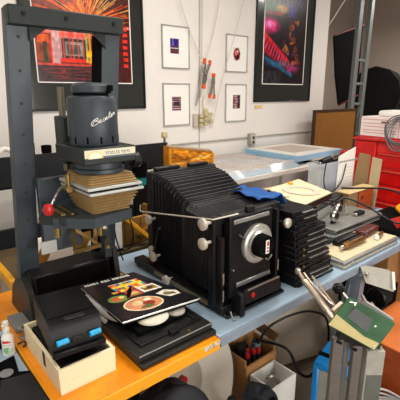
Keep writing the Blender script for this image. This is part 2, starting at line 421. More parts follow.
for (x, y) in ((291, 20), (293, 34), (295, 44), (297, 52)): c.ell(u2(x), v2(y), .06, .045, (190, 100, 40), .7, .8); c.ell(u2(x), v2(y), .03, .02, (70, 24, 24), .5)
c.line(u2(282), v2(46), u2(285), v2(40), .007, (215, 140, 70), .8); c.line(u2(285), v2(40), u2(288), v2(48), .007, (215, 140, 70), .8); c.line(u2(282), v2(46), u2(288), v2(50), .007, (200, 120, 60), .8)
c.ell(u2(294), v2(66), .2, .07, (170, 50, 110), .8, .8); c.ell(u2(300), v2(30), .1, .3, (30, 20, 24), .6)
c.rect(0, v2(70), u2(282), 1, (44, 44, 50), .8); c.rect(u2(302), 0, 1, 1, (34, 26, 30), .7)
c.noise(.15, 30)
print_on(c, 'poster_print', (X0, 2.789, Z1), (X1-X0, 0, 0), (0, 0, Z0-Z1), t)
b = MB()
for (a0, a1, q0, q1) in ((X0-.008, X1+.008, Z0-.009, Z0-.001), (X0-.008, X1+.008, Z1, Z1+.008), (X0-.010, X0-.001, Z0, Z1), (X1+.001, X1+.010, Z0, Z1)): b.box(a0, a1, 2.787, 2.79, q0, q1)
b.build('white_border', PAPER, t)
tag(MB().box(3.06, 3.17, 2.79, 2.799, 1.43, 1.458, .002).build('price_tag', mat('tan_tag', (226, 190, 130), .7)), 'small tan paper tag stuck below the right poster corner', 'tag')

# cords, clamps and plug strip hanging on the wall
def cord(pts, lab, r=.0028, m=None): cable('hanging_cord', pts, r, m or WHITE, lab, 'cord')
CORDG = mat('pale_grey_cord', (196, 190, 182), .6)
cord([(1.98, 2.74, 2.95), (2.10, 2.75, 2.3), (2.32, 2.76, 1.86)], 'thin pale cord slanting in from the left to the clamps', .003, CORDG)
cord([(2.343, 2.77, 2.95), (2.35, 2.77, 2.4), (2.345, 2.77, 1.86)], 'thin pale cord hanging straight down above the clamps', .004, CORDG)
cord([(2.62, 2.75, 2.95), (2.50, 2.76, 2.2), (2.37, 2.76, 1.84)], 'thin pale cord slanting from the right towards the clamps', .003, CORDG)
cord([(2.98, 2.72, 2.95), (2.75, 2.74, 2.2), (2.58, 2.76, 1.7), (2.47, 2.76, 1.33)], 'long thin pale cord slanting down to the plug strip', .0028, CORDG)
cord([(5.0, 2.9, 2.95), (4.75, 2.98, 2.6), (4.47, 3.05, 2.2), (4.40, 3.05, 2.0)], 'white cord hanging at the corner in front of the black flag', .006, WHITE)
def clamp(lab, c, ang, s=1.):
    t = thing('spring_clamp', lab, 'clamp', c, 0, 'spring clamps hanging on the wall')
    M = Matrix.Translation(Vector(c)) @ Matrix.Rotation(ang, 4, 'Y') @ Matrix.Scale(s, 4)
    for sg in (-1, 1):
        MB().prism([(sg*.004, -.01), (sg*.016, -.01), (sg*.03, .07), (sg*.022, .085), (sg*.010, .06)], -.008, .008, 'XZ', M).build('handle', CHROME, t)
        MB().prism([(sg*.002, -.09), (sg*.012, -.09), (sg*.02, -.04), (sg*.014, .0), (sg*.004, .0)], -.007, .007, 'XZ', M).build('jaw', CHROME, t)
        MB().prism([(sg*.0, -.115), (sg*.014, -.115), (sg*.016, -.085), (sg*.0, -.085)], -.01, .01, 'XZ', M).build('tip', ORP, t)
        MB().prism([(sg*.018, .068), (sg*.036, .062), (sg*.034, .1), (sg*.02, .1)], -.01, .01, 'XZ', M).build('grip', ORP, t)
    MB().cyl(M @ Vector((0, -.012, 0)), .012*s, .024*s, 'Y', 14).build('spring', ALU, t)
clamp('steel spring clamp with orange tips hanging uppermost on the white wall', (2.365, 2.745, 1.745), .2, 1.15)
clamp('steel spring clamp with orange grips hanging open below the other clamp', (2.44, 2.735, 1.63), PI+.1, 1.0)
t = thing('grey_clamp', 'grey handled clamp hanging down beside the orange tipped clamps', 'clamp', (2.30, 2.76, 1.52))
MB().bar((2.335, 2.75, 1.80), (2.30, 2.75, 1.54), .022, .014).bar((2.36, 2.76, 1.78), (2.27, 2.76, 1.47), .010, .012).build('arm', GREYL, t)
MB().cyl((2.335, 2.735, 1.77), .014, .03, 'Y', 14).build('pivot', ALU, t)
t = thing('plug_strip', 'yellowish cluster of plug adapters on the white wall below the clamps', 'adapter', (2.37, 2.77, 1.28))
MB().box(2.26, 2.31, 2.775, 2.8, 1.285, 1.40, .004).build('wall_box', GREYM, t)
b = MB()
for j in range(3): b.box(2.315, 2.355, 2.75, 2.79, 1.285+j*.04, 1.318+j*.04, .004)
for j in range(3): b.box(2.362, 2.395, 2.745, 2.785, 1.295+j*.04, 1.326+j*.04, .004)
b.build('adapter', YELG, t)
b = MB()
for (x, z) in ((2.385, 1.425), (2.42, 1.36), (2.45, 1.33), (2.44, 1.39)): b.lathe([(.008, 0), (.022, .004), (.022, .014), (.010, .02)], (x, 2.75, z), 'Y', 14)
b.build('plug', YELG, t)
MB().tube(cr([(2.375, 2.77, 1.43), (2.365, 2.78, 1.5), (2.385, 2.78, 1.56)]), .004).build('lead', YELG, t)

# ================================================================== TABLES
t = thing('work_table', 'orange topped work table at the lower left with yellow edging', 'table', (.56, 1.32, 0))
MB().box(.285, .832, .892, 1.72, T-.03, T, .003).build('tabletop', ORANGE, t)
MB().box(.28, .834, .884, .892, T-.045, T-.001, .003).box(.278, .285, .884, 1.72, T-.045, T-.001, .002).build('edge_band', ORANGE_E, t)
MB().box(.76, .8335, .8825, .884, T-.022, T-.006).build('chipped_paint', mat('chip', (210, 196, 176), .7, 0, .2, 60, c2=(120, 84, 50), wear=.5), t, 'bare worn patch on the front corner of the edge')
for x in (.31, .80):
    for y in (1.45, 1.68): MB().box(x-.02, x+.02, y-.02, y+.02, 0, T-.046, .003).build('leg', CHAR, t)
t = thing('work_table', 'long pale blue topped work table carrying the view camera and film holders', 'table', (1.9, 1.3, 0))
MB().box(.838, 2.84, .892, 1.75, T-.035, T, .003).build('tabletop', BLUE, t)
MB().box(.838, 2.84, .884, .892, T-.04, T-.001, .002).build('edge_band', BLUE_E, t)
for (x, y) in ((.9, 1.7), (2.8, 1.7)): MB().box(x-.02, x+.02, y-.02, y+.02, 0, T-.041, .003).build('leg', BLUE_E, t)
MB().bar((1.96, 1.0, T-.04), (1.72, 1.0, 0), .05, .025, (0, 1, 0), .003).build('leg', BLUE_E, t)
MB().bar((2.7, 1.0, T-.04), (2.82, 1.0, 0), .05, .025, (0, 1, 0), .003).build('leg', BLUE_E, t)
t = thing('side_table', 'pale blue grey tabletop corner under the black portfolio at lower left', 'table', (.0, 1.1, 0))
MB().box(-.5, .272, .75, 1.42, T-.03, T, .003).build('tabletop', BLUE, t)
for x in (-.45, .2):
    for y in (.85, 1.35): MB().box(x-.02, x+.02, y-.02, y+.02, 0, T-.03, .003).build('leg', BLUE_E, t)
# second orange table behind
t = thing('rear_table', 'orange framed table behind the enlarger carrying the striped board', 'table', (1.1, 2.0, 0))
MB().box(.40, .43, 1.80, 2.24, T-.05, T+.0, .004).build('side_rail', YEL, t)
MB().box(.43, 1.74, 1.80, 2.24, T-.03, T-.004, .002).build('tabletop', mat('dark_olive_board', (92, 76, 50), .6, 0, .2, 8), t)
for x in (.42, 1.7):
    for y in (1.83, 2.2): MB().box(x-.018, x+.018, y-.018, y+.018, 0, T-.052, .003).build('leg', YEL, t)
# white wall table
t = thing('wall_table', 'white shelf table along the wall under the wrapped boards', 'table', (2.65, 2.4, 0))
MB().box(1.80, 3.52, 2.02, 2.78, .93, .965, .002).build('tabletop', SHELFW, t)
for x in (1.84, 3.48):
    for y in (2.06, 2.74): MB().box(x-.02, x+.02, y-.02, y+.02, 0, .93, .003).build('leg', SHELFW, t)

# ================================================================== ENLARGER
E0 = thing('photo_enlarger', 'tall blue grey photographic enlarger with tan bellows on the orange table', 'enlarger', (.6, 1.45, T))
L0, L1 = (.420, 1.575, T+.01), (.450, 1.455, 1.845)
R0, R1 = (.762, 1.575, T+.01), (.785, 1.455, 1.845)
def girder(p, q):
    b = MB(); b.bar(p, q, .072, .006, (0, 1, 0), .001)
    p, q = Vector(p), Vector(q)
    for sx in (-.0335, .0335): b.bar(p+Vector((sx, .022, 0)), q+Vector((sx, .022, 0)), .005, .04, (0, 1, 0), .001)
    return b
g = girder(L0, L1).build('girder', STEELBL, E0)
for k in range(9):
    p = Vector(L0).lerp(Vector(L1), .12+.1*k); MB().cyl(p+Vector((0, -.006, 0)), .005, .004, 'Y', 10).build('bolt', STEELGR, g)
g = girder(R0, R1).build('girder', STEELBL, E0)
MB().bar(Vector(R0)+Vector((-.042, .03, .02)), Vector(R1)+Vector((-.042, .03, -.06)), .026, .045, (0, 1, 0)).build('rack_channel', BLACKM, g)
MB().box(.413, .822, 1.425, 1.478, 1.79, 1.850, .004).build('crossbar', STEELGR, E0)
for x in (.46, .60, .78): MB().cyl((x, 1.42, 1.825), .007, .006, 'Y', 12).build('bolt', BLACKW, E0)
MB().prism([(.48, 1.795), (.545, 1.795), (.48, 1.745)], 1.448, 1.456, 'XZ').build('gusset', STEELGR, E0)
MB().prism([(.70, 1.795), (.755, 1.795), (.755, 1.74)], 1.448, 1.456, 'XZ').build('gusset', STEELGR, E0)
# base: side feet, rear box
for x in (.352, .752):
    P = [(1.34, T), (1.335, T+.07), (1.35, T+.13), (1.39, T+.165), (1.44, T+.17), (1.50, T+.145), (1.56, T+.09), (1.60, T)]
    if x > .5: P = [(a+.05, z) for a, z in P if a > 1.4]; P = [(1.46, T)]+P
    MB().prism(P, x, x+.022, 'YZ').build('side_foot', CHAR, E0)
MB().box(.30, .395, 1.36, 1.47, T, T+.022, .003).build('foot_pad', GREYP, E0)
b = MB().box(.405, .73, 1.475, 1.60, T+.005, T+.14, .006).build('base_housing', BLACK, E0)
MB().box(.42, .72, 1.470, 1.475, T+.02, T+.13, .002).build('panel', BLACKM, b)
# carriage
MB().box(.462, .615, 1.472, 1.50, .985, 1.275, .004).build('carriage_plate', STEELBL, E0)
MB().box(.616, .74, 1.485, 1.515, 1.03, 1.28, .004).build('carriage_back', BLACKM, E0)
cp = MB().box(.448, .508, 1.465, 1.471, .985, 1.035, .001).build('rating_plate', ALUM, E0)
MB().bar((.725, 1.48, .90), (.725, 1.50, 1.2), .03, .02, (0, 1, 0)).build('lower_bracket', STEELGR, E0)
# rods
MB().cyl((.570, 1.455, 1.30), .012, .30, 'Z', 16).build('guide_rod', mat('dull_steel_rod', (128, 122, 108), .4, .6), E0, 'dull steel guide rod')
MB().box(.545, .615, 1.40, 1.48, 1.33, 1.50, .005).build('rear_block', STEELGR, E0)
# head box with name plate
hb = MB().box(.523, .715, 1.195, 1.43, 1.354, 1.408, .004).build('head_housing', STEELGR, E0)
c = Canvas(96, 18, (222, 218, 196))
c.ell(.2, .75, .16, .62, (224, 208, 150)); c.ell(.2, .72, .12, .42, (240, 232, 206)); c.rect(.34, .78, 1, 1, (92, 106, 114)); c.rect(0, .9, .06, 1, (92, 106, 114))
L = {'B': ['110', '101', '110', '101', '110'], 'E': ['111', '100', '110', '100', '111'], 'S': ['111', '100', '111', '001', '111'], 'L': ['100', '100', '100', '100', '111'], 'R': ['110', '101', '110', '101', '101'], '4': ['101', '101', '111', '001', '001'], '5': ['111', '100', '111', '001', '111'], 'M': ['10001', '11011', '10101', '10001', '10001'], 'X': ['101', '101', '010', '101', '101'], ' ': ['0']*5}
cx = 38
for ch in 'BESELER 45MX':
    gph = L[ch]
    for j, row in enumerate(gph):
        for i, q in enumerate(row):
            if q == '1' and cx+i < 94: c.a[5+j+(j > 2), cx+i] = (56, 62, 66)
    cx += len(gph[0])+(1 if ch != ' ' else 1)
print_on(c, 'name_plate', (.527, 1.1935, 1.403), (.184, 0, 0), (0, 0, -.028), E0, PRINTM, label='cream name plate with dark lettering')
MB().box(.6, .71, 1.30, 1.44, 1.30, 1.36, .01).build('rear_arm', STEELGR, E0)
# lamp house
LC = (.613, 1.30)
lh = MB().lathe([(.080, 1.409), (.084, 1.415), (.0835, 1.48), (.081, 1.555), (.078, 1.566), (.070, 1.571)], (LC[0], LC[1], 0), 'Z', 48).build('lamp_house', STEELBL, E0)
b = MB()
for k in range(12):
    a = -PI/2+(k-5.5)*2*PI/12+.1
    M = Matrix.Translation(Vector((LC[0], LC[1], 0))) @ Matrix.Rotation(a, 4, 'Z')
    b.box(.080, .0850, -.003, .003, 1.418, 1.440, 0, M)
b.build('vent_slot', BLACKM, lh)
MB().cyl((LC[0], LC[1], 1.571), .058, .008, 'Z', 32).build('vent_gap', BLACKM, E0)
MB().lathe([(.060, 1.579), (.064, 1.583), (.063, 1.603), (.050, 1.612), (0, 1.614)], (LC[0]-.0, LC[1], 0), 'Z', 40).build('top_cap', STEELBL, E0)
MB().cyl((.655, 1.25, 1.585), .013, .02, 'Z', 14, .002).cyl((.645, 1.235, 1.578), .008, .012, 'Z', 10).build('cap_knob', BLACKM, E0)
# script lettering wrapped on the lamp house: strokes of "Beseler"
strokes = [
 [(0, .1), (.3, .9), (.55, 1.7), (.2, 1.5), (-.1, .9), (.1, .3)], [(.35, 1.6), (.9, 1.9), (1.1, 1.5), (.6, 1.1), (1.1, .95), (1.0, .3), (.4, .05), (.1, .25)],
 [(1.2, .4), (1.6, .8), (1.5, 1.0), (1.25, .6), (1.4, .15), (1.9, .4)],
 [(1.9, .4), (2.2, .95), (2.4, .5), (2.2, .1), (1.95, .15)], [(2.4, .3), (2.8, .8), (2.65, 1.0), (2.45, .6), (2.6, .15), (3.0, .4)],
 [(3.0, .4), (3.5, 1.5), (3.4, 1.9), (3.2, 1.4), (3.25, .3), (3.6, .3)], [(3.6, .3), (3.95, .8), (3.8, 1.0), (3.6, .6), (3.8, .15), (4.1, .4)],
 [(4.1, .4), (4.3, 1.0), (4.45, .85), (4.6, .9), (4.5, .3), (4.8, .35)]]
b = MB()
for st in strokes:
    pts = []
    for p in cr([(x, y, 0) for x, y in st], 5):
        u, v = p.x/4.8, p.y
        a = math.radians(-118+62*u); z = 1.474+.036*u+v*.0105
        pts.append((LC[0]+.0842*math.cos(a), LC[1]+.0842*math.sin(a), z))
    b.tube(pts, .0009, 5)
b.build('script_lettering', PAPER, lh, 'white script maker name')
# collar and bellows
MB().lathe([(.080, 1.354), (.080, 1.334), (.086, 1.330), (.086, 1.318), (.080, 1.314)], (.62, 1.29, 0), 'Z', 40).build('condenser_collar', STEELBL, E0)
def bellows(rings, m, name, parent, amp, folds, lab=None, cuts=.12):
    """rings: two rects (x0,x1,y0,y1,z) stacked in Z; pleated"""
    (A, B) = rings; b = MB(); n = folds*2+1; vs = []; fs = []
    for k in range(n):
        t_ = k/(n-1); r = [A[i]+(B[i]-A[i])*t_ for i in range(5)]; d = amp*(1 if k % 2 == 0 else -1)
        x0, x1, y0, y1 = r[0]-d, r[1]+d, r[2]-d, r[3]+d; cx = (x1-x0)*cuts; cy = (y1-y0)*cuts; z = r[4]
        vs += [(x0+cx, y0, z), (x1-cx, y0, z), (x1, y0+cy, z), (x1, y1-cy, z), (x1-cx, y1, z), (x0+cx, y1, z), (x0, y1-cy, z), (x0, y0+cy, z)]
    for k in range(n-1):
        for i in range(8): fs.append([k*8+i, k*8+(i+1) % 8, (k+1)*8+(i+1) % 8, (k+1)*8+i])
    fs.append(list(range(8))); fs.append([(n-1)*8+i for i in range(8)])
    return b.add(vs, fs).build(name, m, parent, lab)
bellows(((.545, .700, 1.205, 1.38, 1.314), (.535, .715, 1.192, 1.40, 1.284)), TAN, 'upper_bellows', E0, .0035, 4, cuts=.03)
MB().box(.522, .725, 1.178, 1.42, 1.272, 1.282, .002).build('negative_stage', ALUM, E0)
MB().box(.526, .728, 1.172, 1.42, 1.256, 1.265, .002).build('negative_stage', ALUM, E0)
MB().box(.53, .715, 1.19, 1.40, 1.265, 1.272).build('negative_gap', BLACKM, E0)
bellows(((.530, .715, 1.185, 1.40, 1.254), (.555, .688, 1.215, 1.37, 1.186)), TAN, 'lower_bellows', E0, .0045, 6, cuts=.03)
# lens stage
MB().prism([(.43, 1.26), (.535, 1.17), (.685, 1.19), (.70, 1.25), (.70, 1.44), (.60, 1.49), (.50, 1.44)], 1.150, 1.184, 'XY').build('lens_stage', STEELBL, E0)
MB().prism([(.40, 1.30), (.46, 1.23), (.52, 1.25), (.52, 1.38), (.48, 1.44)], 1.160, 1.186, 'XY').build('side_wing', STEELGR, E0)
MB().box(.46, .475, 1.26, 1.40, 1.187, 1.192).box(.49, .50, 1.25, 1.38, 1.187, 1.192).build('slide_rail', BRASS, E0)
for q_, r_, h_ in (((.445, 1.27, 1.115), .011, .04), ((.575, 1.22, 1.105), .009, .045), ((.545, 1.195, 1.12), .007, .03)): MB().cyl(q_, r_, h_, 'Z', 14).build('lock_screw', BRASS, E0)
MB().cyl((.61, 1.28, 1.11), .03, .04, 'Z', 24, .003).build('lens_barrel', CHROME, E0)
MB().cyl((.59, 1.183, 1.167), .005, .006, 'Y', 10).build('badge', REDK, E0)
# stage lever with red knob
lv = MB().tube(cr([(.508, 1.30, 1.285), (.455, 1.25, 1.275), (.405, 1.19, 1.245)]), .004).build('lever', CHROME, E0)
MB().lathe([(0, -.019), (.012, -.015), (.017, 0), (.012, .015), (0, .019)], (.395, 1.185, 1.238), 'Z', 18).build('red_knob', REDK, lv, 'red ball knob')
MB().cyl((.508, 1.29, 1.265), .011, .03, 'Y', 14).cyl((.508, 1.30, 1.265), .008, .05, 'Z', 12).build('brass_fitting', BRASS, E0)
kb = MB().cyl((.732, 1.26, 1.345), .027, .026, 'X', 26, .003).cyl((.700, 1.26, 1.345), .009, .035, 'X', 12).build('focus_wheel', BLACK, E0)
MB().lathe([(.024, 0), (.027, .002), (.020, .004)], (.758, 1.26, 1.345), 'X', 26).build('chrome_rim', CHROME, kb)
# brass bracket below the stage
MB().bar((.55, 1.40, .995), (.64, 1.36, 1.01), .012, .014).bar((.55, 1.40, .995), (.57, 1.44, 1.07), .012, .012).bar((.57, 1.44, 1.07), (.66, 1.44, .99), .012, .012).bar((.64, 1.30, 1.02), (.72, 1.46, .99), .01, .012).build('brass_bracket', BRASS, E0)
MB().bar((.66, 1.46, .97), (.66, 1.42, 1.15), .014, .014, (0, 1, 0)).build('brass_post', BRASS, E0)

# ================================================================== VIEW CAMERA
C0 = thing('view_camera', 'large black bellows view camera with a silver ringed lens on the blue table', 'camera', (1.15, 1.25, T))
XL, XR = .93, 1.30
# rear standard
MB().box(.985, 1.385, 1.52, 1.57, T+.03, 1.225, .006).build('rear_standard', BLACKW, C0)
MB().box(1.0, 1.37, 1.565, 1.59, T+.05, 1.20, .004).build('ground_glass_back', BLACK, C0)
MB().box(1.02, 1.16, 1.53, 1.56, 1.226, 1.242, .003).box(1.22, 1.34, 1.53, 1.56, 1.226, 1.24, .003).build('top_catch', BLACK, C0)
# bellows along Y
b = MB(); vs = []; fs = []
keys = [(1.52, .997, 1.372, .80, 1.212), (1.40, .990, 1.355, .80, 1.196), (1.30, .975, 1.33, .80, 1.160), (1.22, .955, 1.30, .80, 1.142), (1.04, .935, 1.255, .81, 1.138)]
N = 36
for k in range(N+1):
    y = 1.52-(1.52-1.04)*k/N
    for a, c_ in zip(keys, keys[1:]):
        if c_[0]-1e-6 <= y <= a[0]+1e-6:
            q = (a[0]-y)/(a[0]-c_[0]); r = [a[i]+(c_[i]-a[i])*q for i in range(5)]
    d = (.010 if k % 2 == 0 else -.010)*(1 if y > 1.24 else .4)
    x0, x1, z0, z1 = r[1]-d, r[2]+d, r[3]-d, r[4]+d; cc = .022
    vs += [(x0+cc, y, z0), (x1-cc, y, z0), (x1, y, z0+cc), (x1, y, z1-cc), (x1-cc, y, z1), (x0+cc, y, z1), (x0, y, z1-cc), (x0, y, z0+cc)]
for k in range(N):
    for i in range(8): fs.append([k*8+i, k*8+(i+1) % 8, (k+1)*8+(i+1) % 8, (k+1)*8+i])
b.add(vs, fs).build('bellows', BELL, C0)
FOLD = mat('fold_highlight_grey', (70, 71, 74), .5, 0, .3, 60, c2=(34, 34, 36), wear=.55)  # grey of the highlights on the pleat ridges, painted as thin strips
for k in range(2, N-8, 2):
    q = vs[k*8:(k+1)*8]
    MB().tube([q[0]+(0, 0, 0) if False else q[6], q[7]][::-1] if False else [q[5], q[4]], .0016, 5).build('fold_highlight', FOLD, C0)
    MB().tube([q[7], q[6], q[5]], .0009, 5).build('fold_highlight', MATS['worn_black_metal'], C0)
MB().box(.975, 1.33, 1.235, 1.247, .815, 1.152, .003).build('middle_frame', BLACKW, C0)
# front standard
MB().box(.905, .945, 1.0, 1.035, T+.04, 1.15, .005).box(1.235, 1.272, 1.0, 1.035, T+.04, 1.15, .005).box(.945, 1.235, 1.0, 1.035, 1.115, 1.15, .005).box(.945, 1.235, 1.0, 1.035, T+.04, .85, .005).build('front_standard', BLACKW, C0)
MB().box(.945, 1.235, 1.01, 1.03, .85, 1.115).build('front_panel', BLACK, C0)
MB().box(.952, 1.182, .965, 1.0, .832, 1.150, .004).build('lens_board', BLACKW, C0)
MB().box(.965, 1.155, .958, .965, 1.124, 1.140, .002).build('metal_strip', ALU, C0)
MB().box(.985, 1.175, .958, .965, .872, .890, .002).build('metal_strip', ALU, C0)
MB().box(1.05, 1.09, .975, .995, 1.148, 1.172, .003).build('board_latch', BLACK, C0)
for sx_, sz_ in ((.975, 1.132), (1.145, 1.132), (.962, .95), (1.17, .95)): MB().cyl((sx_, .954, sz_), .004, .011, 'Y', 10).build('screw', CHROME, C0)
ln = MB().lathe([(.050, .930), (.054, .932), (.057, .945), (.073, .947), (.0775, .951), (.078, .965), (.05, .966)], (1.088, 0, 1.026), 'Y', 48).build('lens_ring', mat('satin_lens_silver', (186, 186, 180), .35, .6, .1, 30), C0, 'satin silver shutter ring')
cpn = MB().lathe([(.0, .892), (.040, .894), (.044, .900), (.045, .932), (.043, .934)], (1.072, 0, 1.032), 'Y', 40).build('lens_cap', BLACKM, ln)
MB().box(1.063, 1.081, .8905, .894, 1.008, 1.060, .001).build('label', PAPER, cpn, 'white label with red marks on the lens cap')
MB().box(1.067, 1.077, .8895, .8905, 1.040, 1.056).box(1.068, 1.076, .8895, .8905, 1.027, 1.035).box(1.068, 1.076, .8895, .8905, 1.014, 1.022).build('red_mark', REDK, cpn)
MB().bar((1.03, .955, 1.045), (.985, .955, 1.085), .006, .006).tube(cr([(1.13, .945, .955), (1.15, .95, .945), (1.175, .955, .955)]), .003).build('shutter_lever', CHROME, ln)
# knobs
def knob(p, ax, s=1., m=CHROME):
    h = -.016 if ax == 'X' else -.014
    k = MB().lathe([(.006*s, .03), (.007*s, .0), (.021*s, 0), (.022*s, -.004), (.022*s, -.012), (.018*s, -.015), (0, -.016)], p, ax, 24).build('knob', m, C0)
    return k
WK = mat('pale_metal_knob', (206, 200, 188), .35, .35, .06, 30)
for p in ((.875, 1.02, 1.132), (.875, 1.02, 1.058), (.955, 1.50, 1.015), (.935, 1.44, .855), (.905, 1.30, .80)): knob(p, 'X', 1., WK)
knob((1.298, .985, 1.056), 'Y', .95, WK); MB().box(1.27, 1.30, .99, 1.02, 1.05, 1.062).build('knob_arm', BLACK, C0); knob((.965, 1.50, .865), 'X', .8, WK)
MB().tube([(.915, 1.50, 1.06), (.90, 1.0, 1.148), (.98, .955, 1.165)], .003).tube(cr([(.915, 1.50, 1.06), (.912, 1.51, 1.065), (.915, 1.51, 1.09)]), .003).build('stay_rod', WK, C0)
# side struts, bed and rails
MB().bar((.93, .99, T+.03), (.925, .985, 1.08), .016, .02, (0, 1, 0)).build('side_strut', BLACK, C0)
MB().bar((1.205, .96, T+.05), (1.20, .965, 1.14), .014, .02, (0, 1, 0)).build('side_strut', BLACK, C0)
MB().bar((.962, 1.50, T+.02), (.94, 1.40, 1.0), .014, .012, (0, 1, 0)).build('rear_strut', BLACKW, C0)
MB().box(.92, .975, .97, 1.60, T+.012, T+.045, .004).build('rail', BLACKW, C0)
MB().box(1.22, 1.27, .97, 1.60, T+.012, T+.045, .004).build('rail', BLACKW, C0)
MB().box(.917, .920, 1.05, 1.42, T+.022, T+.040).build('rail_scale', mat('tarnished_strip', (120, 108, 84), .4, .5, .3, 60), C0)
MB().box(.93, 1.265, .95, 1.60, T+.002, T+.014, .003).build('bed', BLACK, C0)
MB().box(1.0, 1.20, .925, .945, T+.045, T+.105, .006).box(.975, 1.0, .922, .99, T+.002, T+.10, .006).box(1.185, 1.21, .93, .99, T+.04, T+.10, .006).build('front_brace', BLACK, C0)
MB().cyl((1.035, .917, T+.080), .010, .009, 'Y', 18, .002).build('red_button', REDK, C0)
MB().bar((1.01, .925, T+.107), (1.19, .925, T+.107), .004, .006, (0, 0, 1)).build('brace_strip', ALU, C0)
for (x, y, z) in ((.925, .972, .83), (.923, .97, .90), (1.205, .948, .885)): MB().box(x-.003, x+.003, y-.004, y, z, z+.045).build('pin', CHROME, C0)
MB().tube(cr([(.935, .94, .80), (.94, .93, .775), (.955, .925, T+.004), (.97, .93, T+.01)]), .003).build('wire_clip', CHROME, C0)

# blue cloth draped over the camera's right shoulder
b = MB(); vs = []; fs = []; nu, nv = 16, 14
for j in range(nv+1):
    for i in range(nu+1):
        u, v = i/nu, j/nv
        x = 1.20+.165*u+.04*v; y = 1.06+.22*v-.02*u
        z = 1.156+.006*math.sin(9*u+3*v)+.005*math.sin(13*v)+.004*u
        if x > 1.335: z -= (x-1.335)*1.6
        vs.append((x, y, z))
for j in range(nv):
    for i in range(nu): fs.append([j*(nu+1)+i, j*(nu+1)+i+1, (j+1)*(nu+1)+i+1, (j+1)*(nu+1)+i])
o = b.add(vs, fs, True).build('blue_cloth', BLUEC); md = o.modifiers.new('t', 'SOLIDIFY'); md.thickness = .003
tag(o, 'bright blue folded cloth lying on top of the black view camera', 'cloth')

# ================================================================== FILM HOLDER STACKS
def holder(x0, y0, z0, wx, wy, h, ang, lab, group):
    c_ = (x0, y0, z0); t = thing('film_holder', lab, 'film holder', c_, 0, group)
    M = rotz(c_, ang)
    MB().box(x0, x0+wx, y0+.010, y0+wy, z0+.001, z0+h-.001, .0015, M).build('body', BLACKW if random.random() < .5 else BLACK, t)
    MB().box(x0+.01, x0+wx-.01, y0, y0+.012, z0+.003, z0+h*.42, .001, M).build('dark_slide', BLACK, t)
    MB().box(x0+wx*.35, x0+wx-.02, y0-.002, y0+.010, z0+h*.62, z0+h*.8, .0005, M).build('edge_strip', ALU if random.random() < .55 else CHAR, t)
    if random.random() < .4: MB().lathe([(.0, -.004), (.005, -.003), (.006, .0), (.006, .004)], tuple(M @ Vector((x0+wx*.2, y0-.0, z0+h*.5))), 'Y', 12).build('lock_pin', BRASS, t)
    return t
z = T; n = 13
ordn = ['bottom', 'second', 'third', 'fourth', 'fifth', 'sixth', 'seventh', 'eighth', 'ninth', 'tenth', 'eleventh', 'twelfth', 'topmost']
for k in range(n):
    h = .0262
    big = k < 10
    wx = (.29, .26, .27, .23, .25, .22, .24, .21, .23, .22, .165, .16, .155)[k]; wy = .25 if big else .20
    x0 = 1.335-.002*k+random.uniform(-.006, .004); y0 = .93+random.uniform(0, .010)+.001*k
    if k == n-1: lab = 'topmost black film holder of the tall stack beside the view camera'
    elif k == 0: lab = 'bottom black film holder of the tall stack beside the view camera'
    else: lab = 'black film holder, %s from the bottom of the tall stack by the camera' % ordn[k]
    holder(x0, y0, z, wx, wy, h, random.uniform(-.03, .03), lab, 'film holders in the tall stack beside the camera'); z += h
# second, lower stack behind and to the right
z = T
for k in range(9):
    h = .026
    lab = 'black film holder, %s from the bottom of the rear stack' % ordn[k] if k < 8 else 'top black film holder of the rear stack behind the tall one'
    holder(1.62+random.uniform(-.008, .008)-.002*k, 1.165+random.uniform(-.006, .006), z, .20, .24, h, random.uniform(-.04, .04), lab, 'film holders in the rear stack'); z += h

# tan printed tray with a ring
t = thing('lens_board_tray', 'cream faced black tray with a printed ring, lying over the rear film holder stack', 'tray', (1.64, 1.2, 1.0))
A, B, Cc, D = Vector((1.463, 1.035, 1.088)), Vector((1.815, 1.105, 1.082)), Vector((1.935, 1.40, 1.088)), Vector((1.590, 1.335, 1.092))
MB().slab([A, B, Cc, D], .006).build('cream_face', CREAM, t)
for p, q in ((A, B), (B, Cc), (Cc, D), (D, A)):
    d = Vector((0, 0, -.018)); MB().bar(p+d, q+d, .010, .026).build('black_side', BLACK, t)
MB().slab([A-Vector((0, 0, .03)), B-Vector((0, 0, .03)), Cc-Vector((0, 0, .03)), D-Vector((0, 0, .03))], .004).build('tray_floor', BLACK, t)
ce = (A+B+Cc+D)/4
MB().lathe([(.062, .001), (.098, .001), (.098, .003), (.062, .003), (.062, .001)], (0, 0, 0), 'Z', 48, Matrix.Translation(ce+Vector((.0, -.01, .001))) @ Vector((0, 0, 1)).rotation_difference((B-A).cross(D-A).normalized()).to_matrix().to_4x4()).build('ring_print', mat('grey_ring', (196, 190, 172), .7, 0, .15, 90), t, 'pale grey ring')
MB().cyl(tuple(D.lerp(Cc, .55)+Vector((0, -.03, 0))), .016, .012, 'Z', 14, .003).build('yellow_clip', YEL, t)
z = .994
tag(MB().box(1.66, 1.84, 1.2, 1.36, .995, 1.048, .004).build('black_case', BLACK), 'small black case propping up the cream faced tray', 'case')

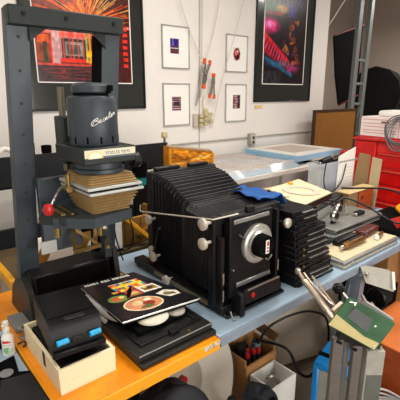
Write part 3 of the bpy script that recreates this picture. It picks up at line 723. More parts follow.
# ================================================================== EASEL WITH OPEN TOP, BOOK
t = thing('printing_easel', 'worn charcoal printing easel of two stacked plates on the orange table', 'easel', (.69, 1.1, T))
MB().box(.535, .838, .908, 1.33, T, T+.018, .003).build('base_plate', CHAR, t)
MB().box(.530, .834, .925, 1.32, T+.018, T+.042, .005).build('upper_plate', CHAR, t)
MB().box(.562, .81, .962, .978, T+.042, T+.050, .002).box(.562, .578, .978, 1.28, T+.042, T+.050, .002).box(.794, .81, .978, 1.28, T+.042, T+.050, .002).build('blade_frame', BLACK, t)
MB().box(.672, .712, .948, .972, T+.044, T+.058, .003).build('latch', BLACKW, t)
MB().cyl((.69, .915, T+.010), .008, .010, 'Y', 12).build('hinge_knob', BRASS, t)
MB().cyl((.735, .935, T+.042), .006, .006, 'Z', 12).build('rivet', BRASS, t)
MB().tube([(.534, .923, T+.042), (.834, .923, T+.042)], .002).build('edge_highlight', GREYP, t)  # highlight along the plate edge, put in as a pale bead
t2 = thing('black_contact_frame', 'black hinged frame lying on the easel under the colour book', 'frame', (.69, 1.15, T+.05))
MB().box(.585, .785, 1.01, 1.30, T+.051, T+.066, .003).build('frame_bed', BLACKM, t2)
MB().box(.60, .77, 1.16, 1.29, T+.066, T+.088, .004).build('raised_block', BLACK, t2)
o = MB().lathe([(.0, .010), (.040, .010), (.048, .006), (.050, 0), (.046, -.004), (0, -.004)], (0, 0, 0), 'Z', 32, Matrix.Translation(Vector((.665, 1.045, T+.073))) @ Matrix.Scale(1.15, 4, (1, 0, 0))).build('white_disc', mat('bone_plastic', (206, 200, 184), .5, 0, .04))
tag(o, 'bone white rounded disc lying on the easel under the book', 'disc')
o = MB().lathe([(.0, .010), (.028, .009), (.034, .004), (.034, 0), (0, 0)], (0, 0, 0), 'Z', 24, Matrix.Translation(Vector((.755, 1.035, T+.0665)))).build('small_disc', mat('grey_plastic_disc', (150, 148, 138), .5)); tag(o, 'grey round cap on the easel at the right of the white disc', 'cap')
t = thing('grey_scoop', 'grey curved plastic scoop between the black printer and the easel', 'scoop', (.54, 1.2, T+.04))
MB().tube(cr([(.515, 1.26, .872), (.535, 1.20, .850), (.56, 1.13, .832), (.60, 1.09, .828)]), .013, 10, None, .8).build('handle', mat('grey_plastic', (146, 144, 140), .45), t)
MB().tube(cr([(.515, 1.24, .850), (.53, 1.20, .83), (.54, 1.15, .815)]), .010, 10, None, .8).build('rim', mat('grey_plastic', (146, 144, 140), .45), t)
# book
t = thing('colour_book', 'black covered colour photography book lying tilted on the easel', 'book', (.69, 1.18, .85))
A = Vector((.545, 1.372, .862)); B = Vector((.770, 1.345, .862)); D = Vector((.548, 1.045, .862)); Cc = Vector((.845, 1.012, .858))
MB().slab([D, Cc, B, A], .003).build('front_cover', BLACKM, t)
dz = Vector((0, 0, -.004)); i_ = .004
MB().slab([D+dz+Vector((i_, i_, 0)), Cc+dz+Vector((-i_, i_, 0)), B+dz+Vector((-i_, -i_, 0)), A+dz+Vector((i_, -i_, 0))], .008).build('pages', PAPER, t)
dz = Vector((0, 0, -.013)); MB().slab([D+dz, Cc+dz, B+dz, A+dz], .003).build('back_cover', BLACKM, t)
c = Canvas(120, 130, (24, 24, 27))
for k in range(20):
    if k in (6, 11): continue
    c.rect(.06+k*.04, .03, .085+k*.04, .075, (236, 234, 224)); c.rect(.066+k*.04, .045, .072+k*.04, .06, (24, 24, 27))
cols = [(230, 60, 40), (245, 190, 50), (40, 150, 190), (230, 120, 40), (60, 160, 70), (250, 220, 90), (60, 80, 160), (200, 40, 60)]
for j in range(4):
    for i in range(9): c.rect(.34+i*.055, .20+j*.055, .395+i*.055, .255+j*.055, cols[(i*3+j*5+i*j) % 8])
c.rect(.34, .195, .84, .20, (240, 240, 235)); c.rect(.26, .38, .34, .42, (220, 160, 60))
c.ell(.24, .55, .14, .08, (106, 136, 60)); c.ell(.22, .55, .07, .045, (210, 90, 60)); c.ell(.30, .53, .04, .03, (236, 210, 130))
c.rect(.40, .44, .60, .58, (190, 70, 50)); c.ell(.5, .51, .07, .04, (240, 170, 110)); c.rect(.44, .54, .56, .57, (80, 130, 50))
c.rect(.62, .40, .90, .56, (238, 234, 224)); c.rect(.655, .43, .865, .53, (150, 110, 50)); c.ell(.76, .48, .06, .035, (60, 70, 40)); c.ell(.72, .45, .03, .02, (230, 190, 90))
c.ell(.42, .78, .25, .15, (244, 226, 190)); c.ell(.42, .78, .23, .135, (206, 140, 100)); c.ell(.36, .75, .07, .05, (230, 200, 150)); c.ell(.48, .8, .08, .05, (150, 60, 40)); c.ell(.42, .86, .09, .03, (90, 100, 60)); c.ell(.52, .72, .05, .03, (240, 230, 210))
c.poly([(.70, .66), (.86, .62), (.97, .70), (.94, .80), (.78, .80)], (226, 220, 200)); c.ell(.82, .72, .06, .04, (120, 110, 80)); c.ell(.88, .74, .03, .03, (70, 60, 50))
c.noise(.06, 30)
def bmap(u, v): return (A.lerp(B, u)).lerp(D.lerp(Cc, u), v)+Vector((0, 0, .0008))
print_on(c, 'cover_print', (0, 0, 0), (0, 0, 0), (0, 0, 0), t, mapf=bmap)
MB().tube([D+Vector((0, -.001, -.004)), Cc+Vector((0, -.001, -.004))], .0022).build('spine_bead', ALU, t)

# ================================================================== WOODEN BOX + PRINTER
t = thing('wooden_box', 'pale plywood open box on the orange table holding black devices', 'box', (.39, 1.1, T))
bx0, bx1, by0, by1, bz = .306, .478, .968, 1.275, T+.080
MB().box(bx0, bx1, by0, by0+.010, T, bz, .001).build('side', WOODP, t)
MB().box(bx0, bx1, by1-.010, by1, T, bz, .001).build('side', WOODP, t)
MB().box(bx0, bx0+.010, by0+.01, by1-.01, T, bz, .001).build('side', WOODP, t)
MB().box(bx1-.010, bx1, by0+.01, by1-.01, T, bz, .001).build('side', WOODP, t)
MB().box(bx0+.01, bx1-.01, by0+.01, by1-.01, T, T+.008).build('bottom', WOODP, t)
MB().box(bx0-.0008, bx0, by0+.11, by0+.13, bz-.05, bz-.002).build('side_notch', CHAR, t)
# lower device inside the box
Mx = rotz((.39, 1.1, 0), -.06)
t = thing('film_pack_holder', 'lower black film pack holder sunk inside the plywood box', 'film holder', (.39, 1.11, T+.01))
MB().box(.324, .460, .992, 1.255, T+.010, T+.072, .004).build('body', BLACK, t)
MB().box(.335, .45, .989, .993, T+.020, T+.045, .002).build('latch_plate', CHAR, t)
MB().box(.34, .45, 1.03, 1.25, T+.072, T+.101, .003).build('side_clip', BLACKW, t)
t = thing('film_pack_holder', 'upper black film pack holder with two cyan tabs on the plywood box', 'film holder', (.385, 1.08, T+.06))
x0, x1, y0, y1 = .318, .462, .985, 1.225
Mx = rotz((.39, 1.1, 0), -.13)
MB().prism([(y0+.006, T+.108), (y1, T+.102), (y1, T+.188), (y0+.018, T+.198), (y0+.006, T+.182)], x0, x1, 'YZ', Mx).build('body', BLACK, t)
MB().prism([(y0+.055, T+.1955), (y1-.01, T+.188), (y1-.01, T+.193), (y0+.055, T+.2005)], x0+.008, x1-.008, 'YZ', Mx).build('raised_lid', BLACKW, t)
MB().box(x0+.045, x1-.04, y0+.026, y0+.046, T+.194, T+.2005, .002, Mx).build('name_strip', CHAR, t)
MB().box(x0-.002, x1+.006, y0-.012, y0+.05, T+.106, T+.124, .004, Mx).build('front_lip', BLACKW, t)
for xx in (x0+.012, x1-.040): MB().lathe([(.004, 0), (.0085, .001), (.0085, .033), (.004, .034)], tuple(Mx @ Vector((xx, y0-.004, T+.150))), 'X', 14).build('cyan_tab', TURQ, t, 'cyan release tab')
MB().box(x0+.055, x0+.092, y0+.000, y0+.006, T+.137, T+.152, .002, Mx).build('catch', CHAR, t)

# ================================================================== LEFT EDGE
t = thing('portfolio', 'black flat portfolio with a grey round sticker at the lower left corner', 'portfolio', (.2, 1.05, T))
MB().prism([(.10, 1.235), (.17, .84), (.278, .90), (.276, 1.245), (.272, 1.25)][::-1] if False else [(.09, .86), (.274, .84), (.270, 1.118), (.243, 1.135), (.255, 1.225), (.12, 1.20)], T+.001, T+.013, 'XY').build('cover', BLACKM, t)
MB().prism([(.11, .86), (.268, .85), (.266, 1.10), (.19, 1.12)], T+.0135, T+.019, 'XY').build('flap', mat('black_card', (30, 31, 32), .65, 0, .15), t)
MB().cyl((.212, 1.150, T+.013), .020, .0012, 'Z', 28).build('round_sticker', mat('grey_sticker', (128, 128, 128), .5), t)
tag(MB().prism([(-.05, .80), (.085, .80), (.085, 1.1), (-.05, 1.1)], T, T+.004, 'XY').build('pale_sheet', mat('pale_green_sheet', (176, 186, 160), .7)), 'pale green sheet at the far lower left edge beside the portfolio', 'paper')
t = thing('spray_bottle', 'small white pump bottle with a red and green label beside the plywood box', 'bottle', (.250, 1.262, T))
MB().lathe([(.0, 0), (.017, .0), (.0185, .004), (.0185, .062), (.013, .072), (.009, .076), (.009, .082)], (.250, 1.262, T), 'Z', 28).build('body', WHITE, t)
MB().lathe([(.010, .080), (.011, .094), (.007, .098), (.006, .104), (.009, .106), (.009, .118), (.0, .120)], (.250, 1.262, T), 'Z', 20).build('pump_cap', WHITE, t)
MB().bar((.250, 1.262, T+.112), (.238, 1.248, T+.112), .006, .006).build('nozzle', WHITE, t)
c = Canvas(40, 30, (236, 236, 230)); c.rect(.2, .05, .62, .2, (216, 40, 34)); c.rect(.62, .1, .75, .2, (216, 40, 34)); c.rect(.25, .32, .7, .37, (150, 170, 150)); c.ell(.45, .7, .22, .2, (120, 190, 130)); c.rect(.3, .5, .6, .54, (110, 150, 120)); c.rect(.55, .6, .9, .9, (190, 220, 190))
def lmap(u, v):
    a = math.radians(-190+150*u); return Vector((.250+.0188*math.cos(a), 1.262+.0188*math.sin(a), T+.060-.052*v))
print_on(c, 'label_print', (0, 0, 0), (0, 0, 0), (0, 0, 0), t, PRINTM, lmap)
t = thing('film_spool', 'clear and chrome spool standing on the orange table behind the pump bottle', 'spool', (.325, 1.37, T))
MB().cyl((.318, 1.325, T+.0), .008, .040, 'Z', 14).build('core', CHROME, t)
for h_ in (0, .036): MB().lathe([(.0, h_), (.019, h_), (.019, .004+h_), (.0, .004+h_)], (.318, 1.325, T), 'Z', 24).build('flange', ALU, t)
tag(MB().box(.215, .245, 1.30, 1.36, T, T+.035, .006).build('black_adapter', BLACK), 'small black adapter lying at the left edge behind the pump bottle', 'adapter')
cable('wire_clip', [(.285, 1.29, T+.006), (.30, 1.272, T+.018), (.303, 1.262, T+.012), (.292, 1.258, T+.008)], .003, BLACK, 'short bent black wire on the orange table beside the bottle', 'wire')

# ================================================================== BEHIND THE ENLARGER
t = thing('black_rack', 'black open rack with two deep dark boards behind the enlarger', 'rack', (1.0, 2.35, 0))
MB().box(.1, 1.635, 2.30, 2.32, 1.078, 1.245, .003).build('upper_board', mat('black_board', (30, 32, 36), .55, 0, .2, 10), t)
MB().box(.1, 1.60, 2.30, 2.32, .690, .845, .003).build('lower_board', MATS['black_board'], t)
for x in (.12, .62, 1.60): MB().box(x-.012, x+.012, 2.321, 2.345, 0, 1.24, .002).build('post', BLACKM, t)
MB().box(.1, 1.61, 2.345, 2.56, 1.06, 1.075, .002).build('shelf', BLACKM, t)
for x in (.15, 1.58): MB().box(x-.012, x+.012, 2.53, 2.555, 0, 1.06, .002).build('rear_post', BLACKM, t)
def can(x, y, z, r, h, lab, m=BLACK):
    t = thing('round_can', lab, 'can', (x, y, z), 0, 'small cans on the black rack')
    MB().cyl((x, y, z), r, h*.8, 'Z', 22, .002).build('body', m, t); MB().cyl((x, y, z+h*.8), r*1.04, h*.2, 'Z', 22, .002).build('lid', BLACKM, t)
can(.731, 2.40, 1.075, .026, .225, 'left black can standing on the dark rack behind the enlarger')
can(.825, 2.40, 1.075, .028, .205, 'right black can standing on the dark rack beside another can')
tag(MB().tube(cr([(.54, 2.36, 1.25), (.57, 2.38, 1.275), (.61, 2.40, 1.275), (.66, 2.38, 1.24)]), .014).build('white_hose', WHITE), 'short white hose lying on the left of the dark rack', 'hose')
MS = thing('wire_hook', 'small brassy hook standing at the back of the dark rack near the enlarger', 'hook', (.90, 2.4, 1.075)); MB().tube(cr([(.90, 2.38, 1.075), (.90, 2.38, 1.25), (.89, 2.38, 1.27), (.875, 2.38, 1.26)]), .006).build('wire', BRASS, MS)
# hazard striped board
t = thing('striped_board', 'white board with ochre diagonal stripes lying behind the enlarger base', 'board', (.68, 1.84, T))
MB().box(.46, .98, 1.815, 1.835, T+.001, T+.165, .002).build('board', PAPER, t)
b = MB()
for x in (.52, .71): b.prism([(x-.03, T+.002), (x+.03, T+.002), (x+.115, T+.164), (x+.055, T+.164)], 1.8125, 1.8149, 'XZ')
b.build('stripe', OCHRE, t)
MB().box(.46, .98, 1.811, 1.815, T+.001, T+.012).build('dark_edge', BLACKM, t)
# yellow trestle on the rear table
t = thing('yellow_crate', 'yellow and ochre wooden crate with a sloping lid beside the view camera', 'crate', (1.05, 1.95, T))
MB().box(.99, 1.30, 1.86, 1.88, T, T+.15, .002).build('front_board', OCHRE, t)
for q_ in (.99, 1.28): MB().box(q_, q_+.02, 1.88, 2.15, T, T+.15, .002).build('side_board', OCHRE, t)
MB().bar((.985, 1.845, .955), (1.155, 1.80, T+.02), .022, .045, (0, 1, 0), .003).build('sloping_rail', YEL, t)
MB().bar((1.25, 1.85, T+.14), (1.10, 1.85, T+.04), .02, .02, (0, 1, 0), .003).build('cross_rail', WOODB, t)
for k in range(4): MB().box(1.02+.05*k, 1.023+.05*k, 1.857, 1.86, T+.01, T+.14).build('plank_groove', WOODD, t)
cable('loop_cable', [(.905, 1.80, .95), (.90, 1.79, .87), (.925, 1.78, .79), (.98, 1.78, T+.01), (1.03, 1.79, .80), (1.03, 1.80, .90), (1.0, 1.80, .97)], .004, BLACK, 'black cable loop hanging in front of the ochre crate', 'cable')
cable('loop_cable', [(.885, 1.72, .99), (.88, 1.70, .90), (.895, 1.69, .81), (.905, 1.68, T+.005)], .004, BLACK, 'short black cable loop dangling by the right enlarger post', 'cable')
t = thing('teal_canister', 'dark canister with a teal band between the enlarger and the camera', 'canister', (1.30, 2.12, T))
MB().cyl((1.30, 2.14, T), .05, .26, 'Z', 20, .004).build('body', BLACK, t)
MB().cyl((1.30, 2.14, T+.26), .045, .05, 'Z', 20, .004).build('teal_band', mat('teal', (20, 140, 140), .4), t)
MB().cyl((1.30, 2.14, T+.31), .05, .09, 'Z', 20, .004).build('cap', BLACKM, t)
t = thing('amber_case', 'amber plastic case with a grey lid standing behind the camera bellows', 'case', (1.53, 1.95, T))
MB().prism([(1.36, T+.02), (1.715, T+.02), (1.715, 1.205), (1.685, 1.222), (1.36, 1.277)], 1.905, 1.96, 'XZ').build('body', AMBER, t)
MB().slab([(1.355, 1.90, 1.28), (1.69, 1.90, 1.226), (1.78, 2.02, 1.215), (1.425, 2.02, 1.272)], .006).build('lid', mat('grey_tan_lid', (158, 132, 104), .5, 0, .1), t)
c = Canvas(50, 20, (196, 120, 20)); c.ell(.3, .6, .4, .3, (150, 84, 12), .6); c.line(.0, .9, .9, .3, .03, (240, 190, 90), .7); c.rect(.66, .28, .92, .34, (250, 220, 150)); c.line(.1, .3, .4, .7, .03, (120, 60, 10), .7); c.noise(.2, 14)
print_on(c, 'lettered_label', (1.38, 1.904, 1.255), (.32, 0, -.035), (0, 0, -.10), t)
t = thing('yellow_fitting', 'small yellow fitting poking up behind the dark rack end', 'fitting', (1.615, 2.31, 1.245))
MB().cyl((1.615, 2.31, 1.245), .008, .03, 'Z', 12).build('stem', BRASS, t); MB().box(1.595, 1.635, 2.295, 2.325, 1.275, 1.315, .005).build('head', YELG, t)

# ================================================================== BOARDS ON THE WALL TABLE
t = thing('wrapped_mat_boards', 'pale mat boards in a clear plastic bag on the white wall table', 'mat boards', (2.3, 2.35, .965))
M = rotz((2.4, 2.4, 0), .04)
MB().box(1.86, 2.84, 2.05, 2.74, .967, .985, .002, M).build('blue_board', PALEB, t)
MB().box(1.84, 2.80, 2.08, 2.75, .986, 1.012, .002, M).build('mat_board', GREYM, t)
MB().box(1.90, 2.72, 2.14, 2.70, 1.0125, 1.0165, .001, M).build('top_mat', mat('mauve_grey_mat', (186, 172, 164), .7), t)
b = MB(); vs = []; fs = []; nu, nv = 26, 16
for j in range(nv+1):
    for i in range(nu+1):
        u, v = i/nu, j/nv; e = min(u, 1-u, v, 1-v)
        vs.append(M @ Vector((1.82+1.03*u, 2.028+.735*v, (.9675 if e < .01 else 1.020+.007*math.sin(9*u+5*v)+.006*math.sin(17*v-6*u)+.004*math.sin(31*u)))))
for j in range(nv):
    for i in range(nu): fs.append([j*(nu+1)+i, j*(nu+1)+i+1, (j+1)*(nu+1)+i+1, (j+1)*(nu+1)+i])
b.add(vs, fs, True).build('plastic_bag', CLEARB, t)
t = thing('mat_board_package', 'thick pale blue edged board package on top of the wall table, right end', 'board', (3.2, 2.4, 1.0))
MB().prism([(2.84, 2.075), (3.58, 2.09), (3.56, 2.74), (2.86, 2.72)], 1.004, 1.05, 'XY').build('blue_board', PALEB, t)
MB().prism([(2.86, 2.10), (3.56, 2.11), (3.54, 2.72), (2.88, 2.70)], 1.0501, 1.0545, 'XY').build('white_mat', SHELFW, t)
MB().prism([(2.98, 2.22), (3.42, 2.22), (3.42, 2.60), (3.0, 2.60)], 1.0546, 1.0560, 'XY').build('window', mat('mauve_grey_mat', (186, 172, 164), .7), t)
tag(MB().box(3.05, 3.4, 2.10, 2.3, .9655, .985, .003).build('dark_book', BLACKW), 'thin dark book under the blue edged board package', 'book')
tag(MB().box(3.07, 3.42, 2.09, 2.32, .9855, 1.003, .003).build('cream_book', CREAM), 'cream book stacked on the dark one under the package', 'book')
tag(MB().box(2.86, 3.02, 2.2, 2.5, .9655, 1.003, .003).build('white_block', SHELFW), 'white foam block propping the left of the blue edged package', 'block')
# things in front of the wall table, on the blue table
t = thing('carton', 'tan cardboard carton lying below the white wall table', 'carton', (2.1, 1.6, T))
MB().box(1.98, 2.32, 1.50, 1.72, T, .90, .002).build('body', CARD, t)
MB().slab([(1.96, 1.50, .905), (2.32, 1.50, .905), (2.34, 1.74, .955), (1.98, 1.74, .955)], .004).build('flap', mat('pale_card', (206, 186, 150), .8), t)
tag(MB().box(1.68, 1.90, 1.50, 1.72, T, .99, .003).build('dark_carton', mat('dark_brown_card', (92, 76, 58), .8)), 'dark brown carton behind the cream faced tray', 'carton')
tag(MB().box(1.42, 1.60, 1.32, 1.48, T, .985, .003).build('white_carton', WHITE), 'white carton hidden beside the blue cloth behind the holders', 'carton')
t = thing('small_tool', 'grey green small tool lying beside the blue cloth', 'tool', (1.42, 1.25, .985)); MB().bar((1.43, 1.25, 1.05), (1.50, 1.22, 1.055), .02, .018).build('body', mat('grey_green', (130, 150, 138), .5), t); MB().box(1.42, 1.46, 1.33, 1.36, .985, 1.05, .002).build('prop', GREYP, t)

# silver flat sheets
for k, (dx, dz) in enumerate(((0, 0), (-.02, .031), (.015, .060))):
    t = thing('silver_sheet', ['lowest', 'middle', 'topmost'][k]+' of three flat silver cases stacked beside the film holders', 'case', (2.05, 1.28, T+dz), 0, 'flat silver cases')
    MB().box(1.90+dx-.0, 2.43+dx, 1.10+k*.008, 1.44, T+dz, T+dz+.027, .004).build('shell', SILV, t)
    MB().box(1.905+dx, 2.425+dx, 1.096+k*.008, 1.10+k*.008, T+dz+.011, T+dz+.015).build('seam', BLACKM, t)
SHZ = T+.088
# clamp light lens clips on top
for k, (x, y) in enumerate(((2.02, 1.20), (2.17, 1.27))):
    t = thing('round_dial', ['left', 'right'][k]+' chrome round dial on the silver cases', 'dial', (x, y, SHZ), 0, 'chrome dials on the silver cases')
    MB().lathe([(.0, -.02), (.028, -.02), (.036, -.012), (.036, .004), (.03, .01), (0, .012)], (x, y, SHZ+.045), 'Y', 24).build('rim', CHROME, t)
    MB().lathe([(.0, -.022), (.018, -.022), (.018, -.018)], (x, y, SHZ+.045), 'Y', 20).build('face', CHAR, t)
    MB().box(x-.02, x+.02, y-.01, y+.01, SHZ+.0, SHZ+.012, .003).build('stand', BLACK, t)
t = thing('metal_bracket', 'long black and chrome slide bracket lying over the silver cases', 'bracket', (2.1, 1.4, SHZ))
MB().bar((1.86, 1.25, SHZ+.075), (2.45, 1.40, SHZ+.06), .02, .012).bar((1.90, 1.22, SHZ+.0), (1.90, 1.25, SHZ+.07), .012, .012, (0, 1, 0)).build('bar', CHAR, t)
MB().bar((2.2, 1.22, SHZ+.02), (2.5, 1.42, SHZ+.05), .014, .010).build('rod', CHROME, t)
for q_, r_ in (((2.28, 1.33, SHZ), .02), ((2.36, 1.36, SHZ), .015)): MB().cyl(q_, r_, .055, 'Z', 16, .003).build('clamp_knob', BLACKW, t)
t = thing('battery_pack', 'small black and chrome connector block on the silver cases', 'connector', (2.29, 1.19, SHZ))
MB().box(2.25, 2.33, 1.17, 1.21, SHZ+.001, SHZ+.022, .004).build('body', BLACK, t); MB().box(2.235, 2.25, 1.175, 1.205, SHZ+.004, SHZ+.018, .002).build('plug', CHROME, t)

# thin case with paper
t = thing('flat_metal_case', 'thin grey metal case at the front edge of the blue table', 'case', (1.9, .97, T))
MB().box(1.655, 2.215, .905, 1.085, T+.002, T+.021, .004).build('lower_shell', GREYL, t)
MB().box(1.655, 2.215, .905, 1.085, T+.023, T+.041, .004).build('upper_shell', SILV, t)
MB().box(1.66, 2.21, .908, 1.08, T+.02, T+.024).build('seam', BLACKM, t)
MB().box(1.72, 1.76, .902, .905, T+.010, T+.030, .001).build('latch', CHROME, t)
tag(MB().prism([(1.66, .915), (2.20, .915), (2.19, 1.075), (1.70, 1.08)], T+.0415, T+.046, 'XY').build('cream_paper', CREAM), 'cream paper sheet lying on the thin grey metal case', 'paper')
PZ = T+.0465
t = thing('bronze_handle', 'rounded bronze coloured tool handle lying on the cream paper', 'handle', (1.9, .98, PZ))
b = MB(); a, q = Vector((1.775, .985, PZ+.022)), Vector((1.99, .985, PZ+.022))
d = (q-a); M = Matrix.Translation(a) @ Vector((0, 0, 1)).rotation_difference(d).to_matrix().to_4x4()
b.lathe([(0, 0), (.012, .002), (.019, .015), (.021, .08), (.021, .17), (.017, .20), (.008, .213), (0, .215)], (0, 0, 0), 'Z', 20, M).build('barrel', BRONZE, t)
MB().box(1.83, 1.985, .978, .992, PZ+.041, PZ+.045, .001).build('dark_strip', BLACKW, t)
MB().cyl((1.745, .985, PZ+.020), .010, .03, 'X', 14, .002).build('chrome_end', CHROME, t)
t = thing('leather_wallet', 'dark maroon glossy pouch lying behind the bronze handle', 'pouch', (2.1, 1.06, PZ))
MB().box(2.02, 2.20, 1.00, 1.07, PZ, PZ+.038, .014, rotz((2.1, 1.03, 0), .1), 3).build('body', MAROON, t)
tag(MB().box(1.80, 2.0, 1.025, 1.07, PZ, PZ+.03, .012, None, 3).build('black_cable_bundle', BLACK), 'black rubbery bundle between the film holders and the maroon pouch', 'bundle')
tag(MB().lathe([(0, 0), (.014, .004), (.016, .014), (.010, .026), (0, .03)], (2.055, .955, PZ), 'Z', 16).build('white_stopper', WHITE), 'small white round knob on the paper by the maroon pouch', 'knob')
tag(MB().bar((2.07, .95, PZ+.012), (2.16, .975, PZ+.012), .02, .02, (0, 0, 1), .005).build('brass_connector', BRASS), 'brassy cylindrical connector on the paper near the white knob', 'connector')
tag(MB().box(1.96, 2.06, 1.075, 1.084, T+.0415, T+.060, .002).build('pale_strip', CREAM), 'pale narrow strip behind the black bundle', 'strip')
cable('black_cable', [(1.60, 1.30, 1.07), (1.80, 1.22, 1.02), (2.05, 1.22, SHZ+.10), (2.20, 1.25, SHZ+.11), (2.30, 1.15, SHZ+.06), (2.32, 1.05, .86), (2.34, .97, .835), (2.46, .96, .83)], .0055, BLACK, 'thick black cable snaking from the tray over the silver cases')
cable('black_cable', [(1.40, 1.22, 1.11), (1.70, 1.12, 1.06), (1.95, 1.14, 1.0), (2.15, 1.3, SHZ+.05)], .004, BLACKW, 'thin black cable crossing in front of the cream faced tray')
cable('black_cable', [(2.46, 1.42, .95), (2.75, 1.22, .93), (2.80, 1.1, .85), (2.85, 1.0, .80)], .006, BLACK, 'black cable running down to the tool bag by the red chest')

# tool bag on the right
t = thing('tool_bag', 'black soft tool bag with red panel at the right table edge', 'bag', (2.5, 1.05, T))
MB().box(2.26, 2.75, .93, 1.22, T, T+.055, .02, None, 3).build('body', BLACKM, t)
MB().slab([(2.30, .955, T+.060), (2.50, .945, T+.062), (2.60, 1.03, T+.066), (2.42, 1.05, T+.066)], .006).build('red_panel', REDK, t)
MB().box(2.48, 2.66, .915, .96, T+.0, T+.09, .015, None, 3).build('front_roll', BLACK, t)
o = MB().tube(cr([(2.56, 1.04, T+.078), (2.62, 1.10, T+.085), (2.72, 1.13, T+.08)]), .014, 10).build('yellow_tool', YEL); tag(o, 'yellow tool handle lying on the black tool bag', 'tool')

# ================================================================== BIN, WOOD BOX, MATS, RED CHEST
tag(MB().box(2.33, 2.88, 1.53, 1.74, T, .885, .003).build('grey_storage_case', GREYP), 'grey flat storage case under the clear plastic bin', 'case')
t = thing('plastic_bin', 'clear plastic storage bin full of cables beside the wooden box', 'bin', (2.6, 1.63, .886))
x0, x1, y0, y1, z0, z1 = 2.375, 2.83, 1.545, 1.64, .886, 1.105
for q in ((x0, x1, y0, y0+.004), (x0, x1, y1-.004, y1), (x0, x0+.004, y0+.004, y1-.004), (x1-.004, x1, y0+.004, y1-.004)): MB().box(*q, z0, z1).build('side', CLEAR, t)
MB().box(x0, x1, y0, y1, z0-.0, z0+.003).build('bottom', CLEAR, t)
MB().box(x0-.012, x1+.012, y0-.012, y0, z1-.014, z1).box(x0-.012, x1+.012, y1, y1+.012, z1-.014, z1).box(x0-.012, x0, y0, y1, z1-.014, z1).box(x1, x1+.012, y0, y1, z1-.014, z1).build('rim', CLEAR, t)
BLG = mat('slate_blue_cloth', (84, 100, 128), .7, 0, .2, 20)
tag(MB().box(2.47, 2.70, 1.555, 1.63, .89, 1.07, .02, None, 3).build('slate_blue_pouch', BLG), 'slate blue pouch inside the clear plastic bin', 'pouch')
tag(MB().box(2.385, 2.46, 1.555, 1.63, .89, 1.05, .02, None, 3).build('grey_pouch', GREYL), 'light grey pouch inside the left of the clear bin', 'pouch')
def plug(x, y, z, m, lab):
    t = thing('hand_grip', lab, 'tool', (x, y, z)); MB().tube([(x-.05, y, z+.02), (x+.06, y, z+.035)], .024, 12).build('handle', m, t); MB().cyl((x-.075, y, z+.012), .014, .03, 'X', 12, .002).build('chrome_tip', CHROME, t)
plug(2.50, 1.59, 1.085, BLACK, 'left black hand grip lying on top of the clear bin')
plug(2.65, 1.60, 1.075, BLACK, 'right black hand grip with chrome tip on the clear bin')
tag(MB().box(2.72, 2.81, 1.56, 1.62, .895, 1.165, .01).build('red_pouch', REDK), 'small red pouch behind the hand grips in the bin', 'pouch')
cable('bin_cable', [(2.42, 1.53, 1.11), (2.39, 1.52, 1.0), (2.43, 1.52, .92), (2.52, 1.52, .90), (2.62, 1.52, .96), (2.68, 1.53, 1.08)], .004, BLACKW, 'dark cable loop hanging down the front of the clear bin')
t = thing('white_folder', 'tall white paper folder standing at the right end of the clear bin', 'folder', (2.7, 1.53, .89))
MB().prism([(2.585, .885), (2.80, .885), (2.80, 1.19), (2.585, 1.14)], 1.533, 1.541, 'XZ').build('sheet', PAPER, t)
for k in range(5): MB().box(2.68, 2.77, 1.5318, 1.5328, .95+.025*k, .953+.025*k).build('print_line', mat('faint_grey_ink', (200, 196, 196), .8), t)
t = thing('wooden_block_box', 'small wooden box with tan top and red brown end beside the bin', 'box', (2.55, 1.36, T))
MB().box(2.55, 2.74, 1.335, 1.42, T, .930, .003).build('body', WOODR, t)
MB().box(2.40, 2.745, 1.328, 1.42, .930, .940, .002).build('lid', mat('tan_wood_lid', (216, 190, 140), .6), t)
MB().box(2.58, 2.60, 1.332, 1.335, .87, .89).build('hole', WOODD, t)
MB().box(2.42, 2.54, 1.34, 1.42, T, .929, .003).build('tray', KRAFT, t)
tag(MB().slab([(2.775, 1.53, T+.006), (2.775, 1.40, T+.006), (2.80, 1.415, 1.145), (2.80, 1.50, 1.153)], .006).build('tan_board', KRAFT), 'dark tan board leaning left of the pale olive board', 'board')
tag(MB().slab([(2.755, 1.39, T+.006), (2.755, 1.32, T+.006), (2.79, 1.322, 1.125), (2.79, 1.393, 1.135)], .006).build('olive_board', OLIVE), 'pale olive board leaning against the red tool chest', 'board')

t = thing('tool_chest', 'bright red enamelled tool chest with drawers at the right edge', 'cabinet', (3.40, 1.35, 0), -.10)
# built in local coordinates through a world matrix
RM = ROOTM[t.name]
cx0, cx1, cy0, cy1, ctop = -.19, .30, -.72, .42, 1.195
MB().box(cx0, cx1, cy0, cy1, .06, ctop, .012, RM, 2).build('body', RED, t)
MB().box(cx0-.025, cx1+.02, cy0-.02, cy1+.02, ctop, ctop+.022, .008, RM, 2).build('top_tray', RED, t)
MB().box(cx0-.014, cx0, cy1-.20, cy1, .08, ctop-.004, .005, RM).build('corner_post', RED, t)
for k in range(6):
    zt = ctop-.085-k*.135
    d = MB().box(cx0-.012, cx0, cy0+.03, cy1-.215, zt-.118, zt, .004, RM).build('drawer', RED, t)
    MB().box(cx0-.026, cx0-.012, cy0+.05, cy1-.24, zt-.016, zt-.004, .003, RM).build('handle', mat('drawer_pull_red', (236, 96, 74), .25, .3), d)
for sx in (-.14, .25):
    for sy in (-.6, .36): MB().cyl(tuple(RM @ Vector((sx, sy, .0))), .03, .06, 'Z', 14).build('caster', BLACKM, t)
CT = ctop+.022
t = thing('file_box', 'white cardboard file box with pink printed lines on the red chest', 'box', (3.38, 1.37, CT), -.10)
RM = ROOTM[t.name]
fx0, fx1, fy0, fy1 = -.185, .12, -.12, .36
